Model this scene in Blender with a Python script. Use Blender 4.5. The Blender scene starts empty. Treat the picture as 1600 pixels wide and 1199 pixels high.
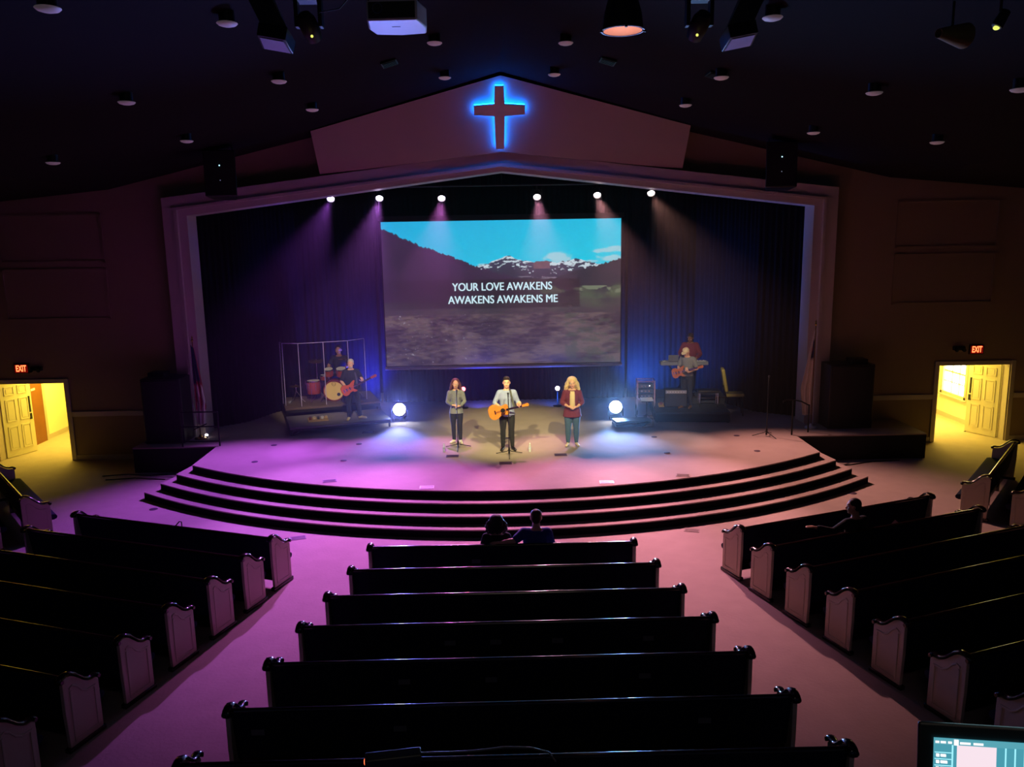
import bpy, math, random
from math import sin, cos, pi, radians, sqrt, atan2, tan
from mathutils import Vector, Matrix
SC = bpy.context.scene
COL = SC.collection
V = Vector
# ------------------------------------------------------------------ camera
FPX, PITCH, ROLL, YAW, CAMX, CAMH = 1252.3, 0.179863, -0.016988, 0.016417, -0.18, 5.8
Fw = V((sin(YAW)*cos(PITCH), cos(YAW)*cos(PITCH), -sin(PITCH)))
R0 = V((cos(YAW), -sin(YAW), 0)); U0 = R0.cross(Fw)
Rt = R0*cos(ROLL)+U0*sin(ROLL); Up = U0*cos(ROLL)-R0*sin(ROLL)
cam_d = bpy.data.cameras.new('camera'); cam = bpy.data.objects.new('camera', cam_d); COL.objects.link(cam)
cam_d.sensor_width = 36; cam_d.lens = FPX/1600*36; cam_d.clip_start = .05; cam_d.clip_end = 200
cam.matrix_world = Matrix(((Rt.x, Up.x, -Fw.x, CAMX), (Rt.y, Up.y, -Fw.y, 0), (Rt.z, Up.z, -Fw.z, CAMH), (0, 0, 0, 1)))
SC.camera = cam
def at(u, v, X=None, Y=None, Z=None):
    """the point of the place seen at a pixel of the photo, on a known plane"""
    d = Fw*FPX + Rt*(u-800) - Up*(v-599.5); o = V((CAMX, 0, CAMH))
    t = (Y/d.y) if Y is not None else ((Z-CAMH)/d.z if Z is not None else (X-CAMX)/d.x)
    return o+d*t
# ------------------------------------------------------------------ world, exposure
SC.view_settings.view_transform = 'Standard'; SC.view_settings.look = 'None'
SC.view_settings.exposure = 0; SC.view_settings.gamma = 1; SC.view_settings.use_curve_mapping = False
w = bpy.data.worlds.new('world'); SC.world = w; w.use_nodes = True
w.node_tree.nodes['Background'].inputs[0].default_value = (.35, .33, .5, 1)
w.node_tree.nodes['Background'].inputs[1].default_value = 0.02
SC.cycles.use_denoising = True
SC.cycles.max_bounces = 5; SC.cycles.diffuse_bounces = 3; SC.cycles.volume_bounces = 0
SC.cycles.transparent_max_bounces = 16
SC.cycles.sample_clamp_indirect = 4; SC.cycles.adaptive_threshold = .02
# ------------------------------------------------------------------ large lights
def aim(o, target):
    d = V(target)-o.location
    o.rotation_euler = d.to_track_quat('-Z', 'Y').to_euler()
def spot(name, loc, target, col, power, ang=30, blend=.6, rad=.08):
    l = bpy.data.lights.new(name, 'SPOT'); l.color = col; l.energy = power; l.spot_size = radians(ang); l.spot_blend = blend; l.shadow_soft_size = rad
    o = bpy.data.objects.new(name, l); COL.objects.link(o); o.location = loc; aim(o, target); return o
def area(name, loc, target, col, power, sx=.5, sy=.5):
    l = bpy.data.lights.new(name, 'AREA'); l.shape = 'RECTANGLE'; l.size = sx; l.size_y = sy; l.color = col; l.energy = power
    o = bpy.data.objects.new(name, l); COL.objects.link(o); o.location = loc; aim(o, target); return o
# six par lamps hung behind the header: pixel, colour, power, aim
PARS = [((517, 308), (.52, .12, 1.), 2600, (-6.8, 17.0)), ((593, 307), (.62, .17, .98), 2300, (-4.0, 14.6)),
        ((690, 307), (.85, .20, .85), 1900, (-2.0, 14.4)), ((839, 305), (1., .36, .62), 1900, (1.3, 14.4)),
        ((933, 302), (1., .42, .46), 1900, (3.9, 14.4)), ((1017, 299), (1., .46, .38), 1900, (7.3, 16.8))]
for (u, v), c, p, t in PARS:
    P = at(u, v, Y=22.5)
    spot('par_light', (P.x, P.y-.16, P.z-.12), (t[0], t[1], 0), c, p*(3.0 if abs(t[0]) < 6 else 1.9), 38 if abs(t[0]) < 6 else 49, .85 if abs(t[0]) < 6 else 1., .07)
    spot('par_beam_light', (P.x, P.y-.16, P.z-.12), (P.x*1.06, 19.6, .66), c if t[0] < 3 else tuple(.62*q+.38 for q in c), 2100 if t[0] < 0 else 1300, 21, 1., .05)
# two front of house heads with a warm light, from the ceiling over the pews
spot('centre_fill', (0, 10.6, 8.6), (.2, 19.4, 1.6), (1., .84, .5), 1400, 20, .8, .06)  # added fill for the singers' faces, no third head hangs here
for sx in (-1, 1):
    spot('front_light', (sx*2.45, 11.1, 8.1), (sx*.35, 20.3, 1.0), (1., .88, .36), 4600, 22, .8, .06)
    spot('front_light_band', (sx*2.45, 11.1, 8.1), (sx*5.0, 22.8, 1.8), (1., .80, .52), 4200 if sx < 0 else 3400, 15, .8, .06)
# two blinders standing on the stage, thrown at the pews
BLIND = [at(624, 640, Y=22.6), at(962, 636, Y=22.2)]
for P in BLIND:
    spot('blinder_light', (P.x, P.y-.14, P.z), (P.x*.6, 6, 4.4), (.18, .24, 1.) if P.x < 0 else (.18, .42, 1.), 3800, 72, 1., .14)
# added blue fill on the drapes from the floor behind the singers, without fixtures
for x, tx, c, p in ((-4.0, -5.2, (.03, .05, 1.), 1500), (4.0, 5.2, (.02, .15, .8), 1500), (-.9, -.6, (.04, .06, 1.), 150), (1.6, 1.4, (.03, .12, .9), 150)):
    spot('drape_fill', (x, 24.6 if abs(x) > 3 else 24.0, .9), (tx, 25.5, 2.6 if abs(tx) > 2 else 1.6), c, p, 140, 1., .2)
# yellow corridors behind the doors
for sx, p in ((-1, 330), (1, 420)):
    area('corridor_light', (sx*12.8, 23.7, 2.62), (sx*12.8, 23.7, 0), (1., .76, .08), p*.62, 1.4, 2.6)
# added dim warm fill from above the balcony, belonging to no lamp
area('balcony_fill', (0.3, -.6, 7.6), (0, 9, 1.0), (1., .85, .7), 8, 3, 1)

# ------------------------------------------------------------------ materials
MATS = {}
def L(c):
    return tuple((x/255/12.92 if x/255 <= .04045 else ((x/255+.055)/1.055)**2.4) for x in c[:3])+(1,)
def mat(name, col, rough=.6, metal=0., var=.12, scale=8., bump=0., emit=0., spec=.5, sheen=0., alpha=1., wave=None):
    if name in MATS: return MATS[name]
    m = bpy.data.materials.new(name); m.use_nodes = True; nt = m.node_tree; N = nt.nodes; K = nt.links
    b = N['Principled BSDF']; c = L(col)
    tc = N.new('ShaderNodeTexCoord'); nz = N.new('ShaderNodeTexNoise'); nz.inputs['Scale'].default_value = scale; nz.inputs['Detail'].default_value = 4
    K.new(tc.outputs['Object'], nz.inputs['Vector'])
    mx = N.new('ShaderNodeMix'); mx.data_type = 'RGBA'
    mx.inputs[6].default_value = tuple(x*(1-var) for x in c[:3])+(1,); mx.inputs[7].default_value = tuple(min(1, x*(1+var)) for x in c[:3])+(1,)
    K.new(nz.outputs['Fac'], mx.inputs[0]); K.new(mx.outputs[2], b.inputs['Base Color'])
    b.inputs['Roughness'].default_value = rough; b.inputs['Metallic'].default_value = metal
    b.inputs['Specular IOR Level'].default_value = spec
    if sheen: b.inputs['Sheen Weight'].default_value = sheen
    if emit:
        b.inputs['Emission Color'].default_value = c; b.inputs['Emission Strength'].default_value = emit
    if bump:
        bp = N.new('ShaderNodeBump'); bp.inputs['Strength'].default_value = bump; bp.inputs['Distance'].default_value = .01
        n2 = N.new('ShaderNodeTexNoise'); n2.inputs['Scale'].default_value = scale*6; K.new(tc.outputs['Object'], n2.inputs['Vector'])
        K.new(n2.outputs['Fac'], bp.inputs['Height']); K.new(bp.outputs['Normal'], b.inputs['Normal'])
    if alpha < 1: b.inputs['Alpha'].default_value = alpha
    MATS[name] = m; return m
def emat(name, rgb, strength):
    if name in MATS: return MATS[name]
    m = bpy.data.materials.new(name); m.use_nodes = True; N = m.node_tree.nodes; N.remove(N['Principled BSDF'])
    e = N.new('ShaderNodeEmission'); e.inputs[0].default_value = (*rgb, 1); e.inputs[1].default_value = strength
    m.node_tree.links.new(e.outputs[0], N['Material Output'].inputs[0]); MATS[name] = m; return m
carpet = mat('carpet', (176, 158, 152), .95, var=.10, scale=3, bump=.4, spec=.1)
carpet_stage = mat('stage_carpet', (170, 152, 146), .95, var=.12, scale=2, bump=.4, spec=.1)
wallm = mat('wall_paint', (146, 126, 108), .85, var=.05, scale=1.5, bump=.1, spec=.2)
wallw = mat('white_trim_paint', (186, 172, 168), .5, var=.03, scale=4)
ceilm = mat('ceiling_paint', (27, 20, 26), .95, var=.2, scale=.7, bump=.2, spec=.1)
drape = mat('drape_velour', (22, 22, 32), .95, var=.25, scale=4, spec=.1)
blk = mat('black_metal', (14, 14, 16), .45, var=.2, scale=20)
blkp = mat('black_plastic', (16, 16, 18), .5, var=.2, scale=20)
gloss = mat('dark_gloss_wood', (34, 18, 18), .16, var=.3, scale=12, spec=.8)
pewcloth = mat('pew_cloth', (30, 34, 58), .9, var=.15, scale=30, bump=.2, spec=.15)
pewpaint = mat('pew_end_paint', (200, 186, 170), .5, var=.04, scale=6)
chrome = mat('chrome', (210, 210, 215), .15, 1., var=.05)
white = mat('white_plastic', (225, 225, 230), .4, var=.03)
wood = mat('stage_wood', (150, 110, 70), .5, var=.3, scale=5)

# ------------------------------------------------------------------ mesh helpers
class MB:
    def __init__(s): s.v = []; s.f = []
    def add(s, vs, fs):
        n = len(s.v); s.v += [tuple(p) for p in vs]; s.f += [tuple(i+n for i in f) for f in fs]; return s
    def box(s, c, d, rot=None):
        vs = [V((x*d[0]/2, y*d[1]/2, z*d[2]/2)) for x in (-1, 1) for y in (-1, 1) for z in (-1, 1)]
        if rot is not None: vs = [rot @ p for p in vs]
        vs = [p+V(c) for p in vs]
        return s.add(vs, [(0, 1, 3, 2), (4, 6, 7, 5), (0, 4, 5, 1), (2, 3, 7, 6), (0, 2, 6, 4), (1, 5, 7, 3)])
    def bx(s, x0, x1, y0, y1, z0, z1): return s.box(((x0+x1)/2, (y0+y1)/2, (z0+z1)/2), (x1-x0, y1-y0, z1-z0))
    def loft(s, rings, cap=True, closed=False):
        n = len(rings[0]); vs = [p for r in rings for p in r]; fs = []
        m = len(rings)
        for i in range(m if closed else m-1):
            for j in range(n):
                a = i*n+j; b = i*n+(j+1) % n; c = ((i+1) % m)*n+(j+1) % n; d = ((i+1) % m)*n+j
                fs.append((a, b, c, d))
        if cap and not closed:
            fs.append(tuple(range(n))[::-1]); fs.append(tuple(range((m-1)*n, m*n)))
        return s.add(vs, fs)
    def ring(s, c, ax, r, n=12, ry=None, ph=0):
        ax = V(ax).normalized(); u = ax.orthogonal().normalized(); 
        if abs(ax.z) > .5: u = V((1, 0, 0)); u = (u-ax*u.dot(ax)).normalized()
        w_ = ax.cross(u); ry = r if ry is None else ry
        return [V(c)+u*r*cos(2*pi*k/n+ph)+w_*ry*sin(2*pi*k/n+ph) for k in range(n)]
    def cyl(s, a, b, r, r2=None, n=12):
        a = V(a); b = V(b); r2 = r if r2 is None else r2
        return s.loft([s.ring(a, b-a, r, n), s.ring(b, b-a, r2, n)])
    def tube(s, pts, r, n=8, closed=False):
        pts = [V(p) for p in pts]; rs = r if isinstance(r, (list, tuple)) else [r]*len(pts)
        rings = []; prev = None; m = len(pts)
        for i, p in enumerate(pts):
            if closed: t = pts[(i+1) % m]-pts[i-1]
            else: t = pts[min(i+1, m-1)]-pts[max(i-1, 0)]
            t.normalize()
            if prev is None: u = t.orthogonal().normalized()
            else:
                u = prev-t*prev.dot(t); u.normalize()
            prev = u; w_ = t.cross(u)
            rings.append([p+u*rs[i]*cos(2*pi*k/n)+w_*rs[i]*sin(2*pi*k/n) for k in range(n)])
        return s.loft(rings, closed=closed)
    def ell(s, c, r, n=14, m=9, rot=None):
        c = V(c); r = (r, r, r) if not isinstance(r, (list, tuple)) else r
        vs = [V((0, 0, -r[2]))]; 
        for i in range(1, m):
            th = -pi/2+pi*i/m
            for j in range(n): vs.append(V((r[0]*cos(th)*cos(2*pi*j/n), r[1]*cos(th)*sin(2*pi*j/n), r[2]*sin(th))))
        vs.append(V((0, 0, r[2])))
        if rot is not None: vs = [rot @ p for p in vs]
        fs = [(0, 1+(j+1) % n, 1+j) for j in range(n)]
        for i in range(m-2):
            for j in range(n):
                a = 1+i*n+j; b = 1+i*n+(j+1) % n; fs.append((a, b, b+n, a+n))
        t = len(vs)-1; o = 1+(m-2)*n
        fs += [(o+j, o+(j+1) % n, t) for j in range(n)]
        return s.add([p+c for p in vs], fs)
    def lathe(s, prof, c=(0, 0, 0), ax='z', n=24, rot=None):
        rings = []
        for r, z in prof:
            ring = []
            for k in range(n):
                a = 2*pi*k/n; p = V((r*cos(a), r*sin(a), z)) if ax == 'z' else (V((r*cos(a), z, r*sin(a))) if ax == 'y' else V((z, r*cos(a), r*sin(a))))
                if rot is not None: p = rot @ p
                ring.append(p+V(c))
            rings.append(ring)
        ends = prof[0][0] > 1e-6 and prof[-1][0] > 1e-6
        return s.loft(rings, closed=ends)
    def prism(s, poly, fn, d0, d1):
        """poly of (a,b); fn(a,b,d)->point"""
        n = len(poly); vs = [fn(a, b, d0) for a, b in poly]+[fn(a, b, d1) for a, b in poly]
        fs = [tuple(range(n))[::-1], tuple(range(n, 2*n))]+[(i, (i+1) % n, (i+1) % n+n, i+n) for i in range(n)]
        return s.add(vs, fs)
    def cap(s, pts, rs):
        """chain of tapered capsules, for remeshed bodies"""
        pts = [V(p) for p in pts]
        for i, p in enumerate(pts): s.ell(p, rs[i]*.98, 10, 7)
        for i in range(len(pts)-1): s.cyl(pts[i], pts[i+1], rs[i], rs[i+1], 10)
        return s
    def build(s, name, m, parent=None, smooth=True, bevel=0, ang=35, loc=None, seg=2):
        me = bpy.data.meshes.new(name); me.from_pydata(s.v, [], s.f); me.update()
        import bmesh
        b = bmesh.new(); b.from_mesh(me); bmesh.ops.recalc_face_normals(b, faces=b.faces); b.to_mesh(me); b.free()
        if smooth:
            me.shade_smooth(); me.set_sharp_from_angle(angle=radians(ang))
        o = bpy.data.objects.new(name, me); COL.objects.link(o)
        if m is not None: me.materials.append(m)
        if parent is not None: o.parent = parent
        if loc is not None: o.location = loc
        if bevel:
            bm_ = o.modifiers.new('bevel', 'BEVEL'); bm_.width = bevel; bm_.segments = seg; bm_.limit_method = 'ANGLE'
        return o
def tag(o, label, cat, group=None, kind=None):
    o['label'] = label; o['category'] = cat
    if group: o['group'] = group
    if kind: o['kind'] = kind
    return o
def empty(name, loc, label, cat, rz=0, group=None):
    o = bpy.data.objects.new(name, None); COL.objects.link(o); o.location = loc; o.rotation_euler = (0, 0, rz); o.empty_display_size = .1
    return tag(o, label, cat, group)
def struct(o, label=None):
    o['kind'] = 'structure'
    if label: o['label'] = label
    return o
def copy_thing(o, parent=None):
    c = o.copy(); COL.objects.link(c)
    if parent is not None: c.parent = parent
    for ch in list(o.children): copy_thing(ch, c)
    return c
def zc(x):
    pts = [(0, 9.62), (4.7, 8.47), (10.2, 7.2), (14, 6.85), (30, 6.4)]; x = abs(x)
    for (a, za), (b, zb) in zip(pts, pts[1:]):
        if x <= b: return za+(zb-za)*(x-a)/(b-a)
def at_ceiling(u, v, off=0.):
    lo, hi = 3., 26.
    for _ in range(50):
        m = (lo+hi)/2; p = at(u, v, Y=m)
        if p.z > zc(p.x)-off: hi = m
        else: lo = m
    return at(u, v, Y=lo)

# ================================================================== the room
XW = 15.2; YW = 21.5; YB = -5.; DX0, DX1, DH = 11.9, 13.9, 2.15
struct(MB().bx(-XW, XW, YB, 29, -.2, 0).build('floor', carpet, smooth=False))
# ceiling slabs
mb = MB(); xs = [-XW, -14, -10.2, -4.7, 0, 4.7, 10.2, 14, XW]
poly = [(x, zc(x)) for x in xs]+[(x, zc(x)+.25) for x in xs[::-1]]
mb.prism(poly, lambda a, b, d: V((a, d, b)), YB, YW+.3)
struct(mb.build('ceiling', ceilm, smooth=False))
# front wall around the proscenium opening
OX, OZ, OZP = 8.2, 6.55, 7.55
def wall_prism(poly, y0, y1, name, m):
    return MB().prism(poly, lambda a, b, d: V((a, d, b)), y0, y1).build(name, m, smooth=False)
fw = MB(); F_ = lambda a, b, d: V((a, d, b))
for s in (-1, 1):
    for p in ([(OX, 0), (DX0, 0), (DX0, zc(DX0)), (10.2, zc(10.2)), (OX, zc(OX))],
              [(DX0, DH), (DX1, DH), (DX1, zc(DX1)), (DX0, zc(DX0))],
              [(DX1, 0), (XW, 0), (XW, zc(XW)), (14, zc(14)), (DX1, zc(DX1))],
              [(0, OZP), (OX, OZ), (OX, zc(OX)), (4.7, zc(4.7)), (0, zc(0))]):
        fw.prism([(s*a, b) for a, b in p], F_, YW, YW+.25)
struct(fw.build('wall_front', wallm, smooth=False))
for s, n in ((-1, 'wall_left'), (1, 'wall_right')):
    struct(MB().bx(min(s*XW, s*(XW+.2)), max(s*XW, s*(XW+.2)), YB, YW+.3, 0, 7).build(n, wallm, smooth=False))
struct(MB().bx(-XW, XW, YB-.2, YB, 0, 9.9).build('wall_back', wallm, smooth=False))
# proscenium casing: flat face, bead and inner return
def path_frame(inner, outer, y0, y1, name, m, top=True):
    (ix, iz, ip), (ox, oz, op) = inner, outer
    mb = MB()
    for s in (-1, 1):
        mb.prism([(s*ix, 0.6), (s*ox, 0.6), (s*ox, oz), (s*ix, iz)], F_, y0, y1)
        mb.prism([(s*ix, iz), (s*ox, oz), (0, op), (0, ip)], F_, y0, y1)
    return mb.build(name, m, smooth=False)
cas = path_frame((8.42, 6.68, 7.66), (8.74, 6.95, 7.98), 21.2, YW, 'trim_1', wallw); struct(cas)
c2 = path_frame((8.36, 6.64, 7.60), (8.44, 6.70, 7.68), 21.15, YW, 'bead', wallw); c2.parent = cas
c3 = path_frame((8.14, 6.50, 7.49), (8.36, 6.64, 7.60), 21.25, YW+.4, 'inner_return', wallw); c3.parent = cas
# canted gable panel above the header, leaning out at the top
gt, gb = 19.75, 21.3
gp = [V((-4.68, 20.52, 8.456)), V((0, 19.71, 9.54)), V((4.68, 20.52, 8.456)), V((4.66, 21.26, 7.475)), V((0, 20.91, 7.94)), V((-4.66, 21.26, 7.475))]
n_ = V((0, -(9.0-7.6), -(1.5))).normalized()
mb = MB(); back = [p+V((0, .12, 0)) for p in gp]
mb.add(gp+back, [(0, 1, 4, 5), (1, 2, 3, 4), (6, 11, 10, 7), (7, 10, 9, 8)]+[(i, (i+1) % 6, (i+1) % 6+6, i+6) for i in range(6)])
struct(mb.build('gable_panel', mat('gable_paint', (150, 122, 120), .8, var=.04, scale=2), smooth=False))
# chair rails, baseboards and wall mouldings
k = 1
for s in (-1, 1):
    side = 'left' if s < 0 else 'right'
    for a, b in ((8.74, DX0-.12), (DX1+.12, XW)):
        k += 1
        struct(MB().bx(min(s*a, s*b), max(s*a, s*b), YW-.05, YW, 1.22, 1.36).build('trim_%d' % k, wallw, bevel=.01))
        struct(MB().bx(min(s*a, s*b), max(s*a, s*b), YW-.03, YW, 0, .14).build('baseboard_%s' % side, wallw, bevel=.005))
    k += 1; f = MB()
    f.bx(min(s*DX0, s*(DX0-.12)), max(s*DX0, s*(DX0-.12)), YW-.04, YW, 0, DH+.12)
    f.bx(min(s*DX1, s*(DX1+.12)), max(s*DX1, s*(DX1+.12)), YW-.04, YW, 0, DH+.12)
    f.bx(min(s*DX0, s*DX1), max(s*DX0, s*DX1), YW-.04, YW, DH, DH+.12)
    f.bx(min(s*DX0, s*(DX0+.03)), max(s*DX0, s*(DX0+.03)), YW, YW+.3, 0, DH)
    f.bx(min(s*DX1, s*(DX1-.03)), max(s*DX1, s*(DX1-.03)), YW, YW+.3, 0, DH)
    struct(f.build('trim_%d' % k, wallw, bevel=.01))
    k += 1; f = MB()                                   # large moulded wall panels
    for z0, z1 in ((3.85, 5.2), (5.35, 6.6)):
        x0, x1 = 10.45, 13.2
        for (a, b, c, d) in ((x0, x1, z0, z0+.05), (x0, x1, z1-.05, z1), (x0, x0+.05, z0, z1), (x1-.05, x1, z0, z1)):
            f.bx(min(s*a, s*b), max(s*a, s*b), YW-.03, YW, c, d)
    struct(f.build('trim_%d' % k, wallm, smooth=False))
# corridors behind the two doorways
for s in (-1, 1):
    side = 'corridor_left' if s < 0 else 'corridor_right'
    X0, X1 = 11.4, 13.92
    c = MB()
    c.bx(min(s*(X0-.1), s*X0), max(s*(X0-.1), s*X0), YW+.25, 28, 0, 2.8)
    c.bx(min(s*X0, s*X1), max(s*X0, s*X1), 28, 28.1, 0, 2.8)
    if s < 0: c.bx(-X1-.1, -X1, YW+.25, 28, 0, 2.8)
    else:
        wa, wb = at(1523, 638, X=X1), at(1490, 580, X=X1)
        wy0, wy1, wz0, wz1 = 23.55, 24.75, .82, 2.1
        c.bx(X1, X1+.1, YW+.25, wy0, 0, 2.8); c.bx(X1, X1+.1, wy1, 28, 0, 2.8); c.bx(X1, X1+.1, wy0, wy1, 0, wz0); c.bx(X1, X1+.1, wy0, wy1, wz1, 2.8)
    struct(c.build('wall_'+side, mat('corridor_paint', (228, 218, 196), .8, var=.03, scale=2), smooth=False))
    struct(MB().bx(min(s*X0, s*X1), max(s*X0, s*X1), YW+.25, 28, 2.7, 2.8).build('ceiling_'+side, wallw, smooth=False))
    struct(MB().bx(min(s*(X1-.02), s*X1), max(s*(X1-.02), s*X1), 22.9 if s > 0 else 24.0, 28, 0, .14).build('baseboard_'+side, wallw, smooth=False))
# corridor window at the right
wn = MB()
X1 = 13.92
for (a, b, c, d) in ((23.45, 24.85, .72, .82), (23.45, 24.85, 2.1, 2.2), (23.45, 23.55, .72, 2.2), (24.75, 24.85, .72, 2.2)): wn.bx(X1-.05, X1, a, b, c, d)
wn.bx(X1-.09, X1, 23.4, 24.9, .68, .73)
wno = struct(wn.build('window_1', wallw, bevel=.01))
wm = MB()
for y in (23.95, 24.35): wm.bx(X1+.02, X1+.05, y-.012, y+.012, .82, 2.1)
for z in (1.14, 1.46, 1.78): wm.bx(X1+.02, X1+.05, 23.55, 24.75, z-.012 if z != 1.46 else z-.025, z+.012 if z != 1.46 else z+.025)
wm.build('muntins', wallw, wno, smooth=False)
MB().bx(X1+.07, X1+.08, 23.55, 24.75, .82, 2.1).build('pane', emat('daylight_pane', (1., .86, .45), 9), wno, smooth=False)
# door leaves: six panels with lever, closer and push plate
def door_leaf(name, hinge, free, m, flip=1):
    h = V(hinge); f = V(free); d = (f-h); W = .92; d.normalize(); a = atan2(d.y, d.x)
    o = MB().bx(0, W, -.022, .022, .01, 2.1).build(name, m, smooth=False, bevel=.004)
    o.location = (h.x, h.y, 0); o.rotation_euler = (0, 0, a); struct(o)
    for x0, x1 in ((.12, .42), (.52, .80)):
        for z0, z1 in ((.2, .86), (1.0, 1.62), (1.74, 1.98)):
            for sy in (-1, 1):
                p = MB()
                for (A, B, C, D_) in ((x0, x1, z0, z0+.025), (x0, x1, z1-.025, z1), (x0, x0+.025, z0, z1), (x1-.025, x1, z0, z1)):
                    p.bx(A, B, sy*.022-.014, sy*.022+.014, C, D_)
                p.bx(x0+.06, x1-.06, sy*.022-.010, sy*.022+.010, z0+.06, z1-.06)
                p.build('raised_panel', m, o, smooth=False)
    for sy in (-1, 1):
        MB().bx(.80, .88, sy*.026-.004, sy*.026+.004, .95, 1.12).build('push_plate', blk, o, smooth=False)
        MB().bx(.81, .86, sy*.03-.01, sy*.03+.01, 1.16, 1.62).build('door_pull', blk, o, bevel=.004)
    MB().tube([(.86, .0, .02), (.9, .06, .0)], .012).build('door_stop', blk, o)
    return o
doorm = mat('door_paint', (232, 224, 205), .45, var=.03, scale=4)
door_leaf('door_1', (-13.86, 21.78, 0), (-13.50, 22.66, 0), doorm)
door_leaf('door_2', (13.84, 21.78, 0), (13.42, 22.62, 0), doorm)
bd = struct(MB().bx(-13.92, -13.88, 22.95, 23.85, 0, 2.08).build('door_3', mat('brown_door_wood', (130, 78, 36), .45, var=.25, scale=3), smooth=False))
MB().ell((-13.84, 23.05, 1.0), .035).build('door_knob', chrome, bd)
MB().bx(-13.88, -13.87, 23.3, 23.5, 1.62, 1.68).build('name_plate', white, bd, smooth=False)
f = MB(); f.bx(-13.93, -13.87, 22.85, 22.95, 0, 2.2); f.bx(-13.93, -13.87, 23.85, 23.97, 0, 2.2); f.bx(-13.93, -13.87, 22.85, 23.97, 2.08, 2.2)
struct(f.build('trim_20', wallw, smooth=False))
# ================================================================== the stage
SH = .66; CY = 28.5
def arc(R, xe, n=48):
    a = math.asin(xe/R); return [(R*sin(-a+2*a*i/n), CY-R*cos(-a+2*a*i/n)) for i in range(n+1)]
P3 = lambda a, b, d: V((a, b, d))
riserm = mat('black_riser', (13, 12, 20), .9, var=.15, scale=6, spec=.1)
TIERS = [(13.53, 8.42, 7.62, 0, .165), (13.22, 8.08, 7.56, .165, .33), (12.90, 7.76, 7.50, .33, .495)]
for R, xe, xb, z0, z1 in TIERS:
    poly = arc(R, xe)+[(xb, 20.0), (xb, 21.0), (-xb, 21.0), (-xb, 20.0)]
    st_ = struct(MB().prism(poly, P3, z0, z1-.025).build('stage_step', riserm, smooth=True, ang=30))
    MB().prism(poly, P3, z1-.025, z1).build('tread', carpet_stage, st_, smooth=True, ang=30)
poly = arc(12.58, 7.43)+[(7.45, 20.0), (7.45, YW-.05), (OX+.2, YW-.05), (OX+.2, 27), (-OX-.2, 27), (-OX-.2, YW-.05), (-7.45, YW-.05), (-7.45, 20.0)]
st_ = struct(MB().prism(poly, P3, .495, SH-.025).build('stage_platform', riserm, smooth=True, ang=30))
MB().prism(poly, P3, SH-.025, SH).build('stage_carpet', carpet_stage, st_, smooth=True, ang=30)
skirt = mat('black_skirt', (15, 15, 20), .8, var=.2)
for s, x1, y0 in ((-1, 9.6, 20.1), (1, 10.82, 19.9)):
    d = MB().bx(min(s*7.46, s*x1), max(s*7.46, s*x1), y0, YW-.05, 0, SH-.03).build('stage_side_deck', skirt, smooth=False)
    struct(d)
    MB().bx(min(s*7.46, s*x1), max(s*7.46, s*x1), y0-.02, YW-.05, SH-.03, SH).build('deck_top', carpet_stage, d, smooth=False)
struct(MB().bx(-9, 9, 27, 27.2, 0, 10).build('wall_stage_back', blk, smooth=False))
sw = MB(); sw.bx(-8.9, -8.7, YW+.25, 27, 0, 10); sw.bx(8.7, 8.9, YW+.25, 27, 0, 10); struct(sw.build('wall_stage_sides', blk, smooth=False))
struct(MB().bx(-9, 9, YW+.2, 27.2, 9.8, 10).build('ceiling_stage', blk, smooth=False))
# drapes: pleated cloth along a path
def drape_run(pts, z0, z1, name, label, pleat=.17, amp=.03):
    out = []; acc = 0
    for (a, b) in zip(pts, pts[1:]):
        a = V(a+(0,)); b = V(b+(0,)); l = (b-a).length; n = max(2, int(l/.045)); t = (b-a).normalized(); nn = V((-t.y, t.x, 0))
        for i in range(n):
            q = a+(b-a)*i/n; s_ = acc+l*i/n
            out.append(q+nn*amp*(sin(2*pi*s_/pleat)+.4*sin(2*pi*s_/.61)))
        acc += l
    zs = [z0, (z0+z1)/2, z1]; vs = []; n = len(out)
    for z in zs: vs += [V((p.x, p.y, z)) for p in out]
    fs = [(r*n+i, r*n+i+1, (r+1)*n+i+1, (r+1)*n+i) for r in range(2) for i in range(n-1)]
    mb = MB().add(vs, fs); o = mb.build(name, drape, ang=80)
    so = o.modifiers.new('thick', 'SOLIDIFY'); so.thickness = .006
    return tag(o, label, 'curtain')
drape_run([(-3.9, 25.35), (3.9, 25.35)], SH, 9.6, 'stage_curtain', 'dark pleated curtain hanging behind the projection screen')
drape_run([(-8.55, 21.95), (-7.5, 22.9), (-7.0, 24.2), (-6.3, 25.2), (-3.95, 25.4)], SH, 9.6, 'stage_curtain', 'dark pleated curtain closing the stage behind the drum riser')
drape_run([(3.95, 25.4), (6.1, 25.2), (6.75, 24.2), (7.3, 22.9), (8.55, 21.95)], SH, 9.6, 'stage_curtain', 'dark pleated curtain closing the stage behind the keyboard player')
# ------------------------------------------------------------------ projection screen with its picture
sx0, sx1, sz0, sz1, SY = -3.64, 3.60, 1.96, 6.37, 24.4
scr = empty('projection_screen', ((sx0+sx1)/2, SY, sz0), 'large projection screen showing song words over a mountain landscape', 'screen')
cx_, W_, H_ = (sx0+sx1)/2, sx1-sx0, sz1-sz0
MB().bx(-W_/2, W_/2, 0, .03, 0, H_).build('backing', mat('screen_back', (40, 40, 46), .8), scr, smooth=False)
mb = MB(); mb.bx(-W_/2-.02, W_/2+.02, -.02, .03, -.09, .0); mb.cyl((-W_/2-.02, .0, -.06), (W_/2+.02, .0, -.06), .05)
mb.build('bottom_bar', mat('screen_border', (190, 185, 200), .6), scr, smooth=False)
mb = MB(); mb.bx(-W_/2-.05, W_/2+.05, -.03, .06, H_, H_+.12); mb.build('top_case', blk, scr, smooth=False)
import random as _r
def n2(x, y, s):
    return _rn(x*s, y*s)
_tab = {}
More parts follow.
